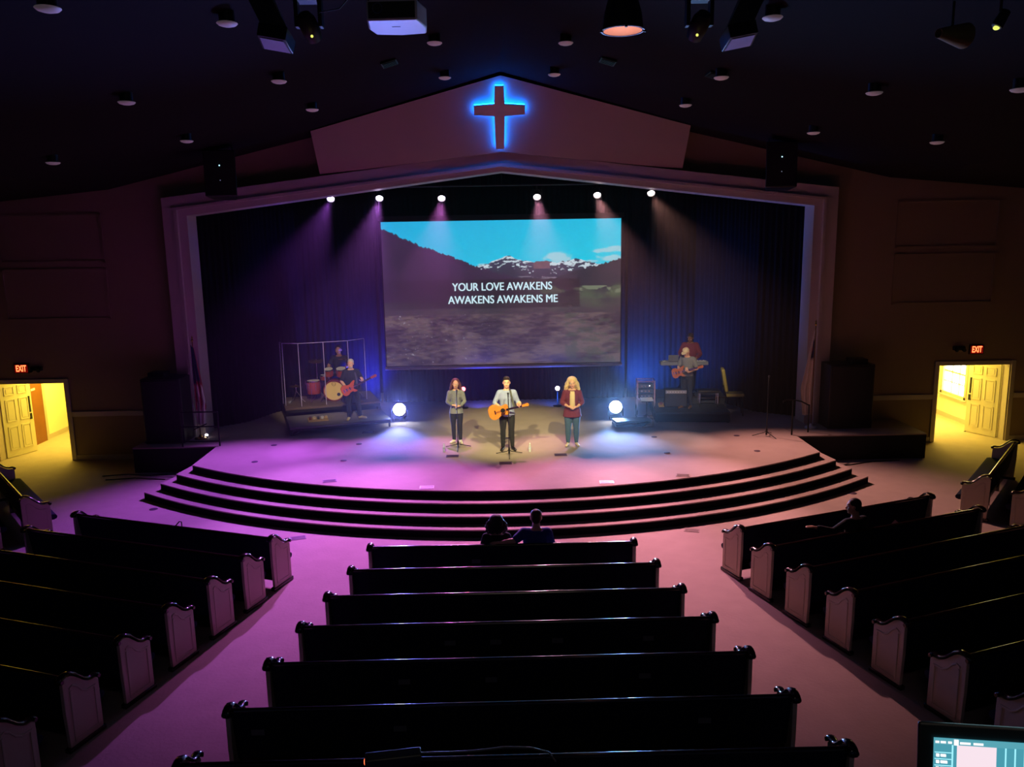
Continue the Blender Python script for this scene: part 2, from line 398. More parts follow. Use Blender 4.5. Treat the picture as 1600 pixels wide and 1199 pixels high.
_R = _r.Random(5); _G = [[_R.random() for _ in range(256)] for _ in range(256)]
def _rn(x, y):
    xi, yi = int(math.floor(x)), int(math.floor(y)); fx, fy = x-xi, y-yi; fx = fx*fx*(3-2*fx); fy = fy*fy*(3-2*fy)
    g = lambda a, b: _G[a & 255][b & 255]
    return (g(xi, yi)*(1-fx)+g(xi+1, yi)*fx)*(1-fy)+(g(xi, yi+1)*(1-fx)+g(xi+1, yi+1)*fx)*fy
def fbm(x, y, s): return .5*_rn(x*s, y*s)+.25*_rn(x*s*2.1+7, y*s*2.1)+.15*_rn(x*s*4.3, y*s*4.3+3)+.1*_rn(x*s*9, y*s*9)
def pl(pts, x):
    for (a, b), (c, d) in zip(pts, pts[1:]):
        if x <= c: return b+(d-b)*max(0, (x-a))/(c-a)
    return pts[-1][1]
hillL = [(60, 125), (200, 190), (300, 235), (440, 285), (560, 335), (640, 366), (760, 402), (900, 440), (1500, 470)]
mtn = [(560, 372), (640, 352), (680, 345), (720, 322), (760, 312), (790, 303), (822, 297), (850, 312), (880, 322), (940, 336), (1000, 336), (1040, 326), (1080, 342), (1150, 334), (1190, 326), (1232, 320), (1280, 338), (1340, 350), (1380, 356), (1500, 360)]
hillR = [(900, 470), (1100, 430), (1200, 395), (1300, 372), (1370, 356), (1420, 340), (1500, 314)]
def mixc(a, b, t): t = max(0, min(1, t)); return tuple(p+(q-p)*t for p, q in zip(a, b))
def picture(u, v):
    x = 60+u*1425; y = 90+v*855; j = (fbm(u, v, 60)-.5)
    if 0.263 < u < .826 and .402 < v < .602: box = .55
    elif u <= .263 and .402 < v < .602: box = .9-.35*u/.263
    else: box = 1.
    yl = pl(hillL, x)+14*(_rn(u*170, 3)-.5); ym = pl(mtn, x)+8*(_rn(u*90, 9)-.5); yr = pl(hillR, x)+13*(_rn(u*200, 5)-.5)
    if y < min(yl, ym, yr):
        c = mixc((0, 172, 222), (0, 200, 228), u*.7+v)
        for (cx0, cy0, rx, ry) in ((1110, 312, 95, 32), (1150, 322, 60, 16), (1390, 275, 110, 15), (1450, 262, 60, 14), (1420, 320, 100, 20), (1300, 338, 70, 12), (655, 350, 40, 12)):
            d = ((x-cx0)/rx)**2+((y-cy0)/ry)**2
            c = mixc(c, (150, 205, 218), (1.15-d)*1.3+(fbm(u, v, 40)-.5)*2.2)
        return c
    if y >= yl and x < 900 and y < 560: c = mixc((50, 34, 66), (38, 28, 52), v*2+j)
    elif y >= yr and y < 640: 
        c = mixc((34, 38, 48), (66, 82, 60), (y-yr-90)/120+(fbm(u, v, 14)-.5)*2.5+(.2 if 480 < y < 560 else -.3))
        if 480 < y < 525 and fbm(u, v, 22) > .5: c = (104, 116, 92)
        if y > 540: c = mixc(c, (52, 46, 52), (y-540)/90+(fbm(u, v, 12)-.5))
    elif y < 440:
        sn = fbm(u*1.6+v*.6, v*2.4, 34)
        c = mixc((58, 62, 84), (40, 44, 62), (y-ym)/90)
        if sn > .47+(y-ym)/95*.35 and y-ym < 70 and not (960 < x < 1060): c = (196, 214, 222)
        if 960 < x < 1060 and y < 375: c = (100, 74, 82)
        if y > 418: c = (110, 104, 120) if fbm(u, v*3, 20) > .5 else c
    else:
        g = fbm(u, v*1.6, 9); c = mixc((30, 23, 36), (92, 78, 76), (g-.32)*2.4+(v-.6)*.5+(fbm(u*1.4, v*4, 26)-.5)*1.3)
        if fbm(u+3, v*2, 50) > .62: c = mixc(c, (104, 92, 98), .4)
        if fbm(u*1.3+9, v*1.3, 75) > .80 and x < 700: c = (160, 158, 170)
        if x > 1150 and fbm(u, v, 30) > .55: c = mixc(c, (54, 66, 54), .6)
    return tuple(q*box for q in c)
NXP, NYP = 520, 316
vs = []; fs = []
for j in range(NYP+1):
    for i in range(NXP+1): vs.append((-W_/2+.03+(W_-.06)*i/NXP, -.004, H_*(1-j/NYP)*.985+.02))
for j in range(NYP):
    for i in range(NXP): a = j*(NXP+1)+i; fs.append((a, a+NXP+1, a+NXP+2, a+1))
me = bpy.data.meshes.new('projected_picture'); me.from_pydata(vs, [], fs); me.update()
ca = me.color_attributes.new('pic', 'FLOAT_COLOR', 'POINT'); buf = []
for j in range(NYP+1):
    for i in range(NXP+1): buf += L(picture(i/NXP, j/NYP))
ca.data.foreach_set('color', buf)
po = bpy.data.objects.new('projected_picture', me); COL.objects.link(po); po.parent = scr
m = bpy.data.materials.new('screen_cloth'); m.use_nodes = True; N = m.node_tree.nodes; b = N['Principled BSDF']
b.inputs['Base Color'].default_value = (.32, .32, .32, 1); b.inputs['Roughness'].default_value = .9
a_ = N.new('ShaderNodeAttribute'); a_.attribute_name = 'pic'; m.node_tree.links.new(a_.outputs['Color'], b.inputs['Emission Color']); b.inputs['Emission Strength'].default_value = .95
me.materials.append(m)
def text_obj(s, name, m, parent, width, height, pos, ext=.002, bold=0., dbl=0.):
    cu = bpy.data.curves.new(name, 'FONT'); cu.body = s; cu.align_x = 'CENTER'; cu.align_y = 'CENTER'; cu.extrude = ext; cu.offset = bold
    o = bpy.data.objects.new(name, cu); COL.objects.link(o); o.parent = parent; cu.materials.append(m)
    bpy.context.view_layer.update(); d = o.dimensions
    dg = bpy.context.evaluated_depsgraph_get(); me = bpy.data.meshes.new_from_object(o.evaluated_get(dg)); bpy.data.objects.remove(o)
    o = bpy.data.objects.new(name, me); COL.objects.link(o); o.parent = parent
    if not me.materials: me.materials.append(m)
    if dbl:      # heavier strokes: a second copy of the outlines a little to the side
        vs_ = [v.co.copy() for v in me.vertices]; fs_ = [tuple(p.vertices) for p in me.polygons]; n_v = len(vs_)
        me = bpy.data.meshes.new(name); me.from_pydata([v+V((-dbl, 0, 0)) for v in vs_]+[v+V((dbl, 0, .0005)) for v in vs_], [], fs_+[tuple(i+n_v for i in f) for f in fs_]); me.update(); me.materials.append(m); o.data = me
    o.scale = (width/d.x, height/d.y, 1); o.location = pos; o.rotation_euler = (pi/2, 0, 0); return o
lyr = emat('lyric_light', (.62, .86, .95), 1.0)
def sp_(u): return -W_/2+W_*u
text_obj('YOUR LOVE AWAKENS', 'lyric_line', lyr, scr, W_*.418, .235, (sp_(.4995), -.012, H_*(1-.459)), dbl=.018)
text_obj('AWAKENS AWAKENS ME', 'lyric_line', lyr, scr, W_*.460, .235, (sp_(.502), -.012, H_*(1-.547)), dbl=.018)
# ------------------------------------------------------------------ cross on the gable
up = V((0, -.75, 1.)).normalized(); GB = V((0, 20.91, 7.94))      # along the leaning panel
out = V((0, -up.z, up.y)).normalized()
if out.y > 0: out = -out
pz = (at(780, 182, Y=20.4)); 
def on_panel(u, v):
    lo, hi = 15., 25.
    for _ in range(40):
        m_ = (lo+hi)/2; p = at(u, v, Y=m_)
        if (p-GB).dot(out) > 0: lo = m_
        else: hi = m_
    return at(u, v, Y=lo)
def cross_poly(g=0.):
    # arms flare towards the ends slightly less than at the middle: taken from the photo
    pts = [(-13/2, 52), (13/2, 52)]
    return pts
tp, bt, lf, rg = on_panel(780, 130.5), on_panel(780, 228.5), on_panel(740.5, 168.5), on_panel(820, 168.5)
ch = (tp-bt).length; cw = (rg-lf).length; O_ = bt+(tp-bt)*0
O_ = V(((lf.x+rg.x)/2, bt.y, bt.z)); ah = (lf-V((lf.x, bt.y, bt.z))).length
cr = empty('cross', O_, 'pale wooden cross with a blue glowing edge on the gable', 'cross')
def cpoly(g):
    a, b, e = .105+g, .155+g, cw/2+g        # half width at the tips, at the middle; half span
    z1 = ch+g; h1 = .115+g; hh = .155+g; zt = ah
    return [(-a, -g), (a, -g), (b-.03, zt-hh), (e, zt-h1), (e, zt+h1), (b-.03, zt+hh), (a, z1), (-a, z1), (-b+.03, zt+hh), (-e, zt+h1), (-e, zt-h1), (-b+.03, zt-hh)]
fnp = lambda x, z, d: V((x, 0, 0))+up*z+out*d
MB().prism(cpoly(0), fnp, .10, .14).build('cross_face', mat('cross_paint', (196, 168, 176), .7), cr, smooth=False)
MB().prism(cpoly(-.035), fnp, .0, .10).build('cross_box', blk, cr, smooth=False)
MB().prism(cpoly(-.012), fnp, .045, .075).build('led_strip', emat('blue_led', (.002, .15, 1.), 80), cr, smooth=False)
# ------------------------------------------------------------------ lamps of the stage and their pipe
pr = MB(); pr.cyl((-5.6, 22.5, 7.22), (5.0, 22.5, 7.22), .025); 
for x in (-5.2, -2.4, 0, 2.2, 4.6): pr.cyl((x, 22.5, 7.22), (x, 22.5, 9.79), .012)
tag(pr.build('lighting_pipe', blk), 'thin black pipe carrying the six stage lamps under the header', 'pipe')
PN = ['leftmost of the six stage lamps, shining purple', 'second stage lamp from the left, shining violet', 'third stage lamp from the left, pink glow over the screen',
      'fourth stage lamp from the left, pink glow right of centre', 'fifth stage lamp from the left, above the right end of the screen', 'rightmost of the six stage lamps, pale warm beam']
for i, ((u, v), c, p_, t) in enumerate(PARS):
    P = at(u, v, Y=22.5); e = empty('par_lamp', P, PN[i], 'stage lamp', group='stage lamps under the header')
    d = (V((P.x*.85, 14.5, 0))-P).normalized(); rot = d.to_track_quat('Z', 'Y').to_matrix()
    MB().lathe([(0, -.20), (.05, -.20), (.09, -.15), (.112, -.04), (.116, .1), (.10, .1), (.098, .02), (0, .02)], rot=rot, n=20).build('lamp_can', blk, e)
    cc = mixc(c, (1, 1, 1), .55)
    MB().lathe([(0, .05), (.05, .055), (.094, .04), (.094, .03), (0, .03)], rot=rot, n=20).build('lens', emat('par_lens_%d' % i, cc, 26), e)
    y = MB(); y.tube([(-.13, 0, 0), (-.13, 0, .15), (.13, 0, .15), (.13, 0, 0)], .01); y.cyl((0, 0, .15), (0, .0, 7.19-P.z), .02); y.build('yoke', blk, e)
for i, (P, lab) in enumerate(zip(BLIND, ['dazzling white floor light between the bassist and the left singer', 'dazzling white floor light left of the keyboard riser'])):
    e = empty('blinder_light_fixture', (P.x, P.y, SH), lab, 'stage light', group='dazzling floor lights')
    h = P.z-SH; d = (V((CAMX, 0, 4.6))-P).normalized(); rot = d.to_track_quat('Z', 'Y').to_matrix()
    MB().lathe([(0, -.16), (.1, -.16), (.17, -.08), (.19, .06), (.175, .06), (.17, .02), (0, .02)], c=(0, 0, h), rot=rot, n=28).build('head', blk, e)
    MB().lathe([(0, .065), (.1, .06), (.172, .045), (.172, .03), (0, .03)], c=(0, 0, h), rot=rot, n=28).build('lens', emat('blinder_lens', (.80, .93, 1.), 60), e)
    y = MB(); y.box((0, .05, .05), (.34, .3, .1)); y.tube([(-.21, 0, .1), (-.215, 0, h), ], .015); y.tube([(.21, 0, .1), (.215, 0, h)], .015); y.build('base', blk, e)
for (u, v), lab, c, st in (((871, 607), 'small warm floor light behind the right singer', (1., .62, .45), 40), ((724, 608), 'small red floor light behind the left singer', (1., .12, .18), 9)):
    P = at(u, v, Y=24.2); e = empty('small_floor_light', (P.x, P.y, SH), lab, 'stage light'); h = P.z-SH
    d = (V((P.x, 0, 4.))-P).normalized(); rot = d.to_track_quat('Z', 'Y').to_matrix()
    MB().lathe([(0, -.1), (.07, -.1), (.1, 0), (.1, .05), (.085, .05), (0, .01)], c=(0, 0, h), rot=rot).build('head', blk, e)
    MB().lathe([(0, .045), (.082, .04), (.082, .02), (0, .02)], c=(0, 0, h), rot=rot).build('lens', emat('lens_'+lab[6:9], c, st), e)
    y = MB(); y.lathe([(.14, 0), (.14, .02), (.015, .03), (.015, h-.08), (0, h-.08)]); y.build('stand', blk, e)
    spot('small_light', (P.x, P.y-.15, P.z), (P.x, 14, 3), c, 40, 80, 1., .05)
# ================================================================== the pews
def S_path(z0=.0):
    return [(-.05, .885), (-.055, .925), (-.03, .95), (.03, .962), (.09, .955), (.15, .925), (.21, .865), (.27, .805), (.33, .765), (.38, .748), (.43, .750), (.475, .742), (.50, .72), (.49, .695)]
def pew(p0, p1, label, group, holders=(), slots=False):
    p0 = V((*p0, 0)); p1 = V((*p1, 0)); Ln = (p1-p0).length; a = atan2((p1-p0).y, (p1-p0).x)
    e = empty('church_pew', p0, label, 'pew', a, group)
    tx = .05
    # back rest, leaning, upholstered
    b = MB(); b.add([V((x, y, z)) for x in (tx, Ln-tx) for (y, z) in ((.11, .30), (.145, .30), (.055, .90), (.02, .90))], [(0, 1, 2, 3), (4, 7, 6, 5), (0, 4, 5, 1), (1, 5, 6, 2), (2, 6, 7, 3), (3, 7, 4, 0)])
    b.build('backrest', pewcloth, e, smooth=False)
    MB().loft([[V((x, .036+.032*cos(t), .912+.020*sin(t))) for t in [2*pi*k/10 for k in range(10)]] for x in (tx, Ln-tx)]).build('top_rail', gloss, e)
    s_ = MB().loft([[V((x, y, z)) for (y, z) in ((.13, .38), (.53, .36), (.58, .38), (.595, .42), (.575, .455), (.52, .47), (.13, .46))] for x in (tx, Ln-tx)])
    s_.build('seat', pewcloth, e, ang=50)
    fr = MB(); fr.bx(tx, Ln-tx, .15, .17, .10, .37)
    n = max(1, int(Ln/1.6))
    for i in range(1, n+1): fr.bx(Ln*i/(n+1)-.02, Ln*i/(n+1)+.02, .12, .5, 0, .37)
    fr.build('seat_support', gloss, e, smooth=False)
    prof = [(0, .0), (.48, .0), (.48, .68), (.44, .715), (.38, .715), (.33, .73), (.27, .77), (.21, .83), (.15, .885), (.09, .92), (.03, .928), (-.02, .91), (-.02, .5)]
    for x0, sgn in ((0, -1), (Ln-tx, 1)):
        q = MB().prism(prof, lambda a_, b_, d: V((d, a_, b_)), x0, x0+tx)
        xf = x0 if sgn < 0 else x0+tx
        for (A, B, C, D) in ((.06, .43, .10, .13), (.06, .09, .10, .74), (.40, .43, .10, .62)):
            q.bx(xf-.008, xf+.008, A, B, C, D)
        q.loft([[V((xf+dx, y, z+dz)) for dx, dz in ((-.008, -.015), (.008, -.015), (.008, .015), (-.008, .015))] for y, z in ((.06, .77), (.11, .79), (.17, .75), (.23, .67), (.30, .625), (.43, .62))])
        pe = q.build('pew_end', pewpaint, e, smooth=False, bevel=.006)
        cp = MB(); pts = S_path(); xc = x0+tx/2
        rings = []
        for i, (y, z) in enumerate(pts):
            y0, z0 = pts[max(i-1, 0)]; y1, z1 = pts[min(i+1, len(pts)-1)]; t = V((0, y1-y0, z1-z0)).normalized(); nn = V((0, -t.z, t.y))
            rings.append([V((xc, y, z))+V((1, 0, 0))*.046*cos(h)+nn*.019*sin(h) for h in [2*pi*k/10 for k in range(10)]])
        cp.loft(rings); cp.cyl((xc-.05, -.035, .905), (xc+.05, -.035, .905), .024); cp.cyl((xc-.05, .475, .715), (xc+.05, .475, .715), .022)
        cp.build('cap_rail', gloss, pe, ang=60)
        MB().bx(x0-.015, x0+tx+.015, -.04, .51, 0, .06).build('plinth', gloss, pe, bevel=.01)
    for hx in holders:
        MB().bx(Ln*hx-.07, Ln*hx+.07, .055, .085, .60, .70).build('card_holder', mat('card_paper', (120, 118, 130), .7), e, smooth=False)
    return e
CP = [((-2.34, 12.27), (1.98, 12.24)), ((-2.49, 11.37), (2.18, 11.37)), ((-2.66, 10.48), (2.36, 10.47)), ((-2.82, 9.6), (2.56, 9.59)),
      ((-2.98, 8.7), (2.75, 8.69)), ((-3.14, 7.77), (2.94, 7.77)), ((-3.32, 6.88), (3.15, 6.86))]
ORD = ['first', 'second', 'third', 'fourth', 'fifth', 'sixth', 'seventh']
for i, (a, b) in enumerate(CP):
    lab = 'centre pew in the %s row back from the stage' % ORD[i]
    if i == 0: lab = 'centre pew nearest the stage, the couple sitting in it'
    if i == 6: lab = 'nearest centre pew, cut by the bottom edge of the photo'
    pew(a, b, lab, 'centre pews', [(.40,), (), (), (.36, .47, .62, .84), (.28, .46, .78), (.05, .30, .84), ()][i])
NL = [(-4.02, 12.77), (-4.24, 11.96), (-4.48, 11.12), (-4.74, 10.25), (-4.98, 9.38), (-5.22, 8.49), (-5.47, 7.6)]
NR = [(3.83, 12.73), (4.06, 11.9), (4.33, 11.05), (4.61, 10.22), (4.88, 9.34), (5.16, 8.46), (5.43, 7.58)]
for i in range(7):
    ln = min(4.30+.27*i, 5.2); a = radians(20.0-.3*i)
    n = NL[i]; pew((n[0]-ln*cos(a), n[1]+ln*sin(a)), n, '%s pew left of the centre block, counted back from the stage' % ORD[i], 'pews left of the centre block')
    n = NR[i]; pew(n, (n[0]+ln*cos(a), n[1]+ln*sin(a)), '%s pew right of the centre block, counted back from the stage' % ORD[i] if i != 1 else 'second pew right of the centre block, a lone listener in it', 'pews right of the centre block')
du = V((.648, .762)); dn = V((.762, -.648))
ORN = ['nearest the stage', 'second from the stage', 'third from the stage']
for i in range(3):
    p = V((9.58, 15.22))+dn*.9*i-du*.12*i; q = p+du*(3.55-.2*i)
    pew(tuple(p), tuple(q), 'outer pew by the right doorway, %s' % ORN[i], 'outer pews at the right wall')
    pew((-q.x, q.y), (-p.x, p.y), 'outer pew by the left doorway, %s' % ORN[i], 'outer pews at the left wall')
# ================================================================== people
skin_l = mat('skin_fair', (224, 172, 146), .55, var=.05, scale=20)
skin_t = mat('skin_tan', (198, 146, 116), .55, var=.05, scale=20)
skin_d = mat('skin_brown', (132, 88, 66), .55, var=.05, scale=20)
eye_w = mat('eye_white', (235, 232, 228), .3, var=0); eye_d = mat('eye_dark', (35, 25, 20), .2, var=0); lipm = mat('lips', (165, 88, 82), .5, var=.05)
def remesh(o, vox, it=4):
    r = o.modifiers.new('remesh', 'REMESH'); r.mode = 'VOXEL'; r.voxel_size = vox; r.use_smooth_shade = True
    s_ = o.modifiers.new('smooth', 'SMOOTH'); s_.factor = .5; s_.iterations = it
    return o
def torso_rings(mb, P, g=0., w=1., fem=False, lo=0., hi=1.):
    """loft from crotch to neck along pelvis, waist, chest and neck points"""
    pel, che, nek, Rx, H = P['pelvis'], P['chest'], P['neck'], P['side'], P['H']
    spec = [(pel+(pel-che).normalized()*.055*H, .070, .060), (pel, .094 if not fem else .100, .066), (pel.lerp(che, .35), .082 if not fem else .072, .058),
            (pel.lerp(che, .7), .090 if not fem else .078, .062), (che, .100 if not fem else .084, .066), (che.lerp(nek, .55), .098 if not fem else .084, .055), (che.lerp(nek, .85), .060, .040), (nek, .036, .034)]
    n = len(spec); rings = []
    for i, (c, rx, ry) in enumerate(spec):
        f = i/(n-1)
        if f < lo or f > hi: continue
        a = spec[max(i-1, 0)][0]; b = spec[min(i+1, n-1)][0]; t = (b-a).normalized(); x = (Rx-t*Rx.dot(t)).normalized(); y = t.cross(x)
        rings.append([c+x*(rx*H*w+g)*cos(2*pi*k/18)+y*(ry*H*w+g)*sin(2*pi*k/18) for k in range(18)])
    mb.loft(rings)
def hand(mb, wr, d, pn, th, H, curl=.6, spread=.018):
    """palm, four fingers of different length bent towards the palm normal, thumb from the side"""
    d = V(d).normalized(); pn = V(pn); pn = (pn-d*pn.dot(d)).normalized(); sd = d.cross(pn)
    if sd.dot(V(th)) < 0: sd = -sd
    wr = V(wr); k = H/1.75
    for j, o_ in enumerate((-.026, -.009, .009, .026)): mb.cap([wr, wr+d*.085*k+sd*o_*k], [.014*k, .0125*k])
    mb.ell(wr+d*.05*k, (.03*k, .03*k, .02*k))
    for j, (o_, ln) in enumerate(((-.028, .060), (-.0095, .076), (.0095, .082), (.028, .072))[::1]):
        b = wr+d*.088*k+sd*o_*k; pts = [b]; dd = d
        for seg in range(3):
            an = curl*(.55+.25*seg)*(1.1-.05*j); dd = (dd*cos(an)+pn*sin(an)).normalized() if seg == 0 else (dd*cos(curl*.8)+(-d*sin(curl*.5)+pn*cos(curl*.5))*sin(curl*.8)).normalized()
            pts.append(pts[-1]+dd*ln*k*(.42, .32, .26)[seg])
        mb.cap(pts, [.0095*k, .009*k, .0082*k, .0072*k])
    b = wr+d*.025*k+sd*.026*k
    mb.cap([b, b+(d*.5+sd*.7+pn*.3)*.038*k, b+(d*.9+sd*.75+pn*.6)*.062*k], [.0125*k, .011*k, .009*k])
def person(name, loc, rz, label, H, pose, skin, top, bottom, shoe, hair, fem=False, w=1., vox=.0075, sleeve=.55, hem=.0, hood=None):
    """local frame: faces -Y; positions in fractions of H"""
    e = empty(name, loc, label, 'person', rz)
    D = dict(pelvis=(0, 0, .525), chest=(0, 0, .715), neck=(0, 0, .845), head=(0, -.012, .925), side=(1, 0, 0), look=(0, -1, -.08),
             shl=(-.096, 0, .79), shr=(.096, 0, .79), ell=(-.135, .01, .63), elr=(.135, .01, .63), wrl=(-.13, -.05, .50), wrr=(.13, -.05, .50),
             hdl=(0, -.3, -1), hdr=(0, -.3, -1), pnl=(1, 0, 0), pnr=(-1, 0, 0), thl=(0, -1, 0), thr=(0, -1, 0), curl=.5,
             hpl=(-.052, 0, .50), hpr=(.052, 0, .50), knl=(-.058, -.012, .28), knr=(.058, -.012, .28), anl=(-.06, 0, .045), anr=(.06, 0, .045),
             ftl=(-.2, -1, 0), ftr=(.2, -1, 0))
    D.update(pose)
    P = {k: (V(v)*H if k not in ('side', 'look', 'hdl', 'hdr', 'pnl', 'pnr', 'thl', 'thr', 'ftl', 'ftr') else V(v)) if isinstance(v, tuple) else v for k, v in D.items()}
    P['H'] = H; sh = .92 if fem else 1.
    hd = P['head']; lk = P['look'].normalized(); sx = P['side']; sx = (sx-lk*sx.dot(lk)).normalized(); uz = sx.cross(lk)
    if uz.z < 0: uz = -uz
    Rh = Matrix((sx, -lk, uz)).transposed()            # columns: side, back, up
    if Rh.determinant() < 0: Rh = Matrix((-sx, -lk, uz)).transposed()
    hh = lambda x, y, z: hd+Rh @ (V((x, y, z))*H/1.62)
    b = MB(); torso_rings(b, P, 0, w, fem)
    k = H/1.62
    b.ell(hh(0, .01, .025), (.076*k, .094*k, .092*k), 20, 14, Rh); b.ell(hh(0, -.022, -.045), (.060*k, .068*k, .072*k), 18, 12, Rh)
    b.ell(hh(0, -.066, -.088), (.026*k, .022*k, .020*k), 12, 8, Rh)                        # chin
    b.cap([hh(0, -.082, .022), hh(0, -.098, -.018), hh(0, -.108, -.03)], [.010*k, .012*k, .013*k])   # nose
    for s in (-1, 1):
        b.ell(hh(s*.078, .008, -.005), (.010*k, .018*k, .031*k), 10, 8, Rh)                 # ears
        b.ell(hh(s*.045, -.062, -.028), (.022*k, .02*k, .02*k), 10, 8, Rh)                  # cheeks
        b.ell(hh(s*.030, -.080, .036), (.024*k, .010*k, .007*k), 10, 8, Rh)                 # brow
    b.cap([P['neck']-V((0, 0, .03*H)), hh(0, .015, -.06)], [.036*H*w**.5*sh, .033*H*sh])
    for s, S, E_, W_2, hd_, pn, th in (('l', P['shl'], P['ell'], P['wrl'], P['hdl'], P['pnl'], P['thl']), ('r', P['shr'], P['elr'], P['wrr'], P['hdr'], P['pnr'], P['thr'])):
        b.cap([P['chest'].lerp(P['neck'], .6), S, S.lerp(E_, .5), E_, E_.lerp(W_2, .45), W_2], [.04*H*sh, .034*H*sh*w, .028*H*sh*w, .023*H*sh*w, .0225*H*sh*w, .0155*H*sh])
        hand(b, W_2, hd_, pn, th, H*sh, P['curl'])
    for hp, kn, an, ft in ((P['hpl'], P['knl'], P['anl'], P['ftl']), (P['hpr'], P['knr'], P['anr'], P['ftr'])):
        b.cap([hp, hp.lerp(kn, .45), kn, kn.lerp(an, .35), an], [.055*H*w, .050*H*w, .034*H*w, .033*H*w, .022*H])
        f_ = V(ft).normalized()
        b.cap([an-V((0, 0, .012*H)), an+f_*.05*H-V((0, 0, .022*H)), an+f_*.09*H-V((0, 0, .028*H))], [.022*H, .018*H, .014*H])
    body = remesh(b.build('body', skin, e), vox, 3)
    # clothes
    c = MB(); torso_rings(c, P, .010*H, w, fem, 0.12 if hem == 0 else 0, .93)
    if hem:
        pe = P['pelvis']; ax = (P['pelvis']-P['chest']).normalized(); sdx = P['side']; fy = ax.cross(sdx)
        c.loft([[pe+ax*t*H+sdx*(r*H*w)*cos(2*pi*q/18)+fy*(r*.72*H*w)*sin(2*pi*q/18) for q in range(18)] for t, r in ((-.04, .098), (0, .108), (hem*.5, .113), (hem, .122))])
    for S, E_, W_2 in ((P['shl'], P['ell'], P['wrl']), (P['shr'], P['elr'], P['wrr'])):
        g = .0085*H; base = [(P['chest'].lerp(P['neck'], .55), .040*H*sh+g), (S, .035*H*sh*w+g)]
        if sleeve <= 1: base += [(S.lerp(E_, sleeve), .029*H*sh*w+g)]
        else: base += [(S.lerp(E_, .5), .029*H*sh*w+g), (E_, .024*H*sh*w+g), (E_.lerp(W_2, sleeve-1), .021*H*sh*w+g)]
        c.cap([q[0] for q in base], [q[1] for q in base])
    remesh(c.build('shirt' if not fem else 'blouse', top, e), .011, 3)
    t = MB(); torso_rings(t, P, .006*H, w, fem, 0, .2)
    for hp, kn, an in ((P['hpl'], P['knl'], P['anl']), (P['hpr'], P['knr'], P['anr'])):
        t.cap([hp, hp.lerp(kn, .45), kn, kn.lerp(an, .4), an+V((0, 0, .012*H))], [.058*H*w, .055*H*w, .040*H*w, .038*H*w, .028*H])
    remesh(t.build('trousers', bottom, e), .011, 3)
    for an, ft in ((P['anl'], P['ftl']), (P['anr'], P['ftr'])):
        f_ = V(ft).normalized(); q = MB()
        q.cap([an-V((0, 0, .012*H)), an+f_*.04*H-V((0, 0, .018*H)), an+f_*.10*H-V((0, 0, .024*H))], [.026*H, .0235*H, .0195*H])
        q.cap([an-V((0, 0, .022*H))-f_*.012*H, an+f_*.10*H-V((0, 0, .027*H))], [.021*H, .0165*H])
        remesh(q.build('shoe', shoe, e), .009, 3)
    for s in (-1, 1):
        ey = MB().ell(hh(s*.031, -.077, .012), .0125*k, 10, 8).build('eye', eye_w, e)
        MB().ell(hh(s*.031, -.0865, .012), .006*k, 8, 6).build('iris', eye_d, ey)
    MB().ell(hh(0, -.089, -.055), (.024*k, .008*k, .007*k), 12, 6, Rh).build('mouth', lipm, e)
    # hair
    if hair:
        kind, hm = hair; h = MB()
        if kind in ('short', 'quiff', 'grey'):
            h.ell(hh(0, .022, .042), (.082*k, .094*k, .088*k), 18, 12, Rh); h.ell(hh(0, .05, .0), (.076*k, .065*k, .075*k), 14, 10, Rh)
            if kind == 'quiff': h.cap([hh(-.04, -.055, .10), hh(0, -.066, .112), hh(.04, -.055, .104)], [.028*k, .034*k, .028*k]); h.ell(hh(0, -.01, .10), (.07*k, .08*k, .045*k), 14, 8, Rh)
        if kind in ('long', 'curly', 'bob'):
            R_ = _r.Random(11); big = {'long': 1.16, 'curly': 1.4, 'bob': 1.2}[kind]
            h.ell(hh(0, -.060+.088*big, .045+.004*big), (.088*k*big, .090*k*big, .080*k*big**.6), 18, 12, Rh); h.ell(hh(0, .075, -.02), (.085*k*big, .07*k*big, .1*k*big), 14, 10, Rh)
            Ls = {'long': .30, 'curly': .27, 'bob': .10}[kind]; nl = 22
            for i in range(nl):
                an = -pi*.05+(pi*1.10)*i/(nl-1); x = cos(an)*.086*big**.7; y = sin(an)*.075*big+.025
                am = .014 if kind == 'long' else .026; ph = R_.uniform(0, 6)
                pts = [hh(x+am*sin(ph+j*1.7)*(j > 0)*.8+x*.34*sin(min(j, 4)/4*pi/2), y+am*cos(ph+j*1.7)*(j > 0)*.5-(.012 if y < .03 else 0)*j/6, .03-(Ls+.07)*j/6) for j in range(7)]
                h.cap(pts, [.020*k*big, .024*k*big, .024*k*big, .023*k*big, .021*k*big, .017*k*big, .009*k*big])
        if kind == 'cap':
            h.lathe([(0, .115*k), (.04*k, .112*k), (.075*k, .085*k), (.088*k, .04*k), (.086*k, .036*k), (.05*k, .09*k), (0, .1*k)], c=tuple(hd), rot=Rh, n=20)
            h.prism([(-.06, -.07), (-.06, -.12), (-.03, -.155), (.03, -.155), (.06, -.12), (.06, -.07)], lambda a_, b_, d: hh(a_, b_, .05+d), 0, .008)
        ho = h.build('hair' if kind != 'cap' else 'cap', hm, e)
        if kind != 'cap': remesh(ho, .009 if kind != 'curly' else .008, 1)
    if pose.get('beard'):
        q = MB(); q.ell(hh(0, -.045, -.075), (.060*k, .056*k, .045*k), 16, 10, Rh); remesh(q.build('beard', pose['beard'], e), .009, 2)
    return e, P, hh
SHz = SH
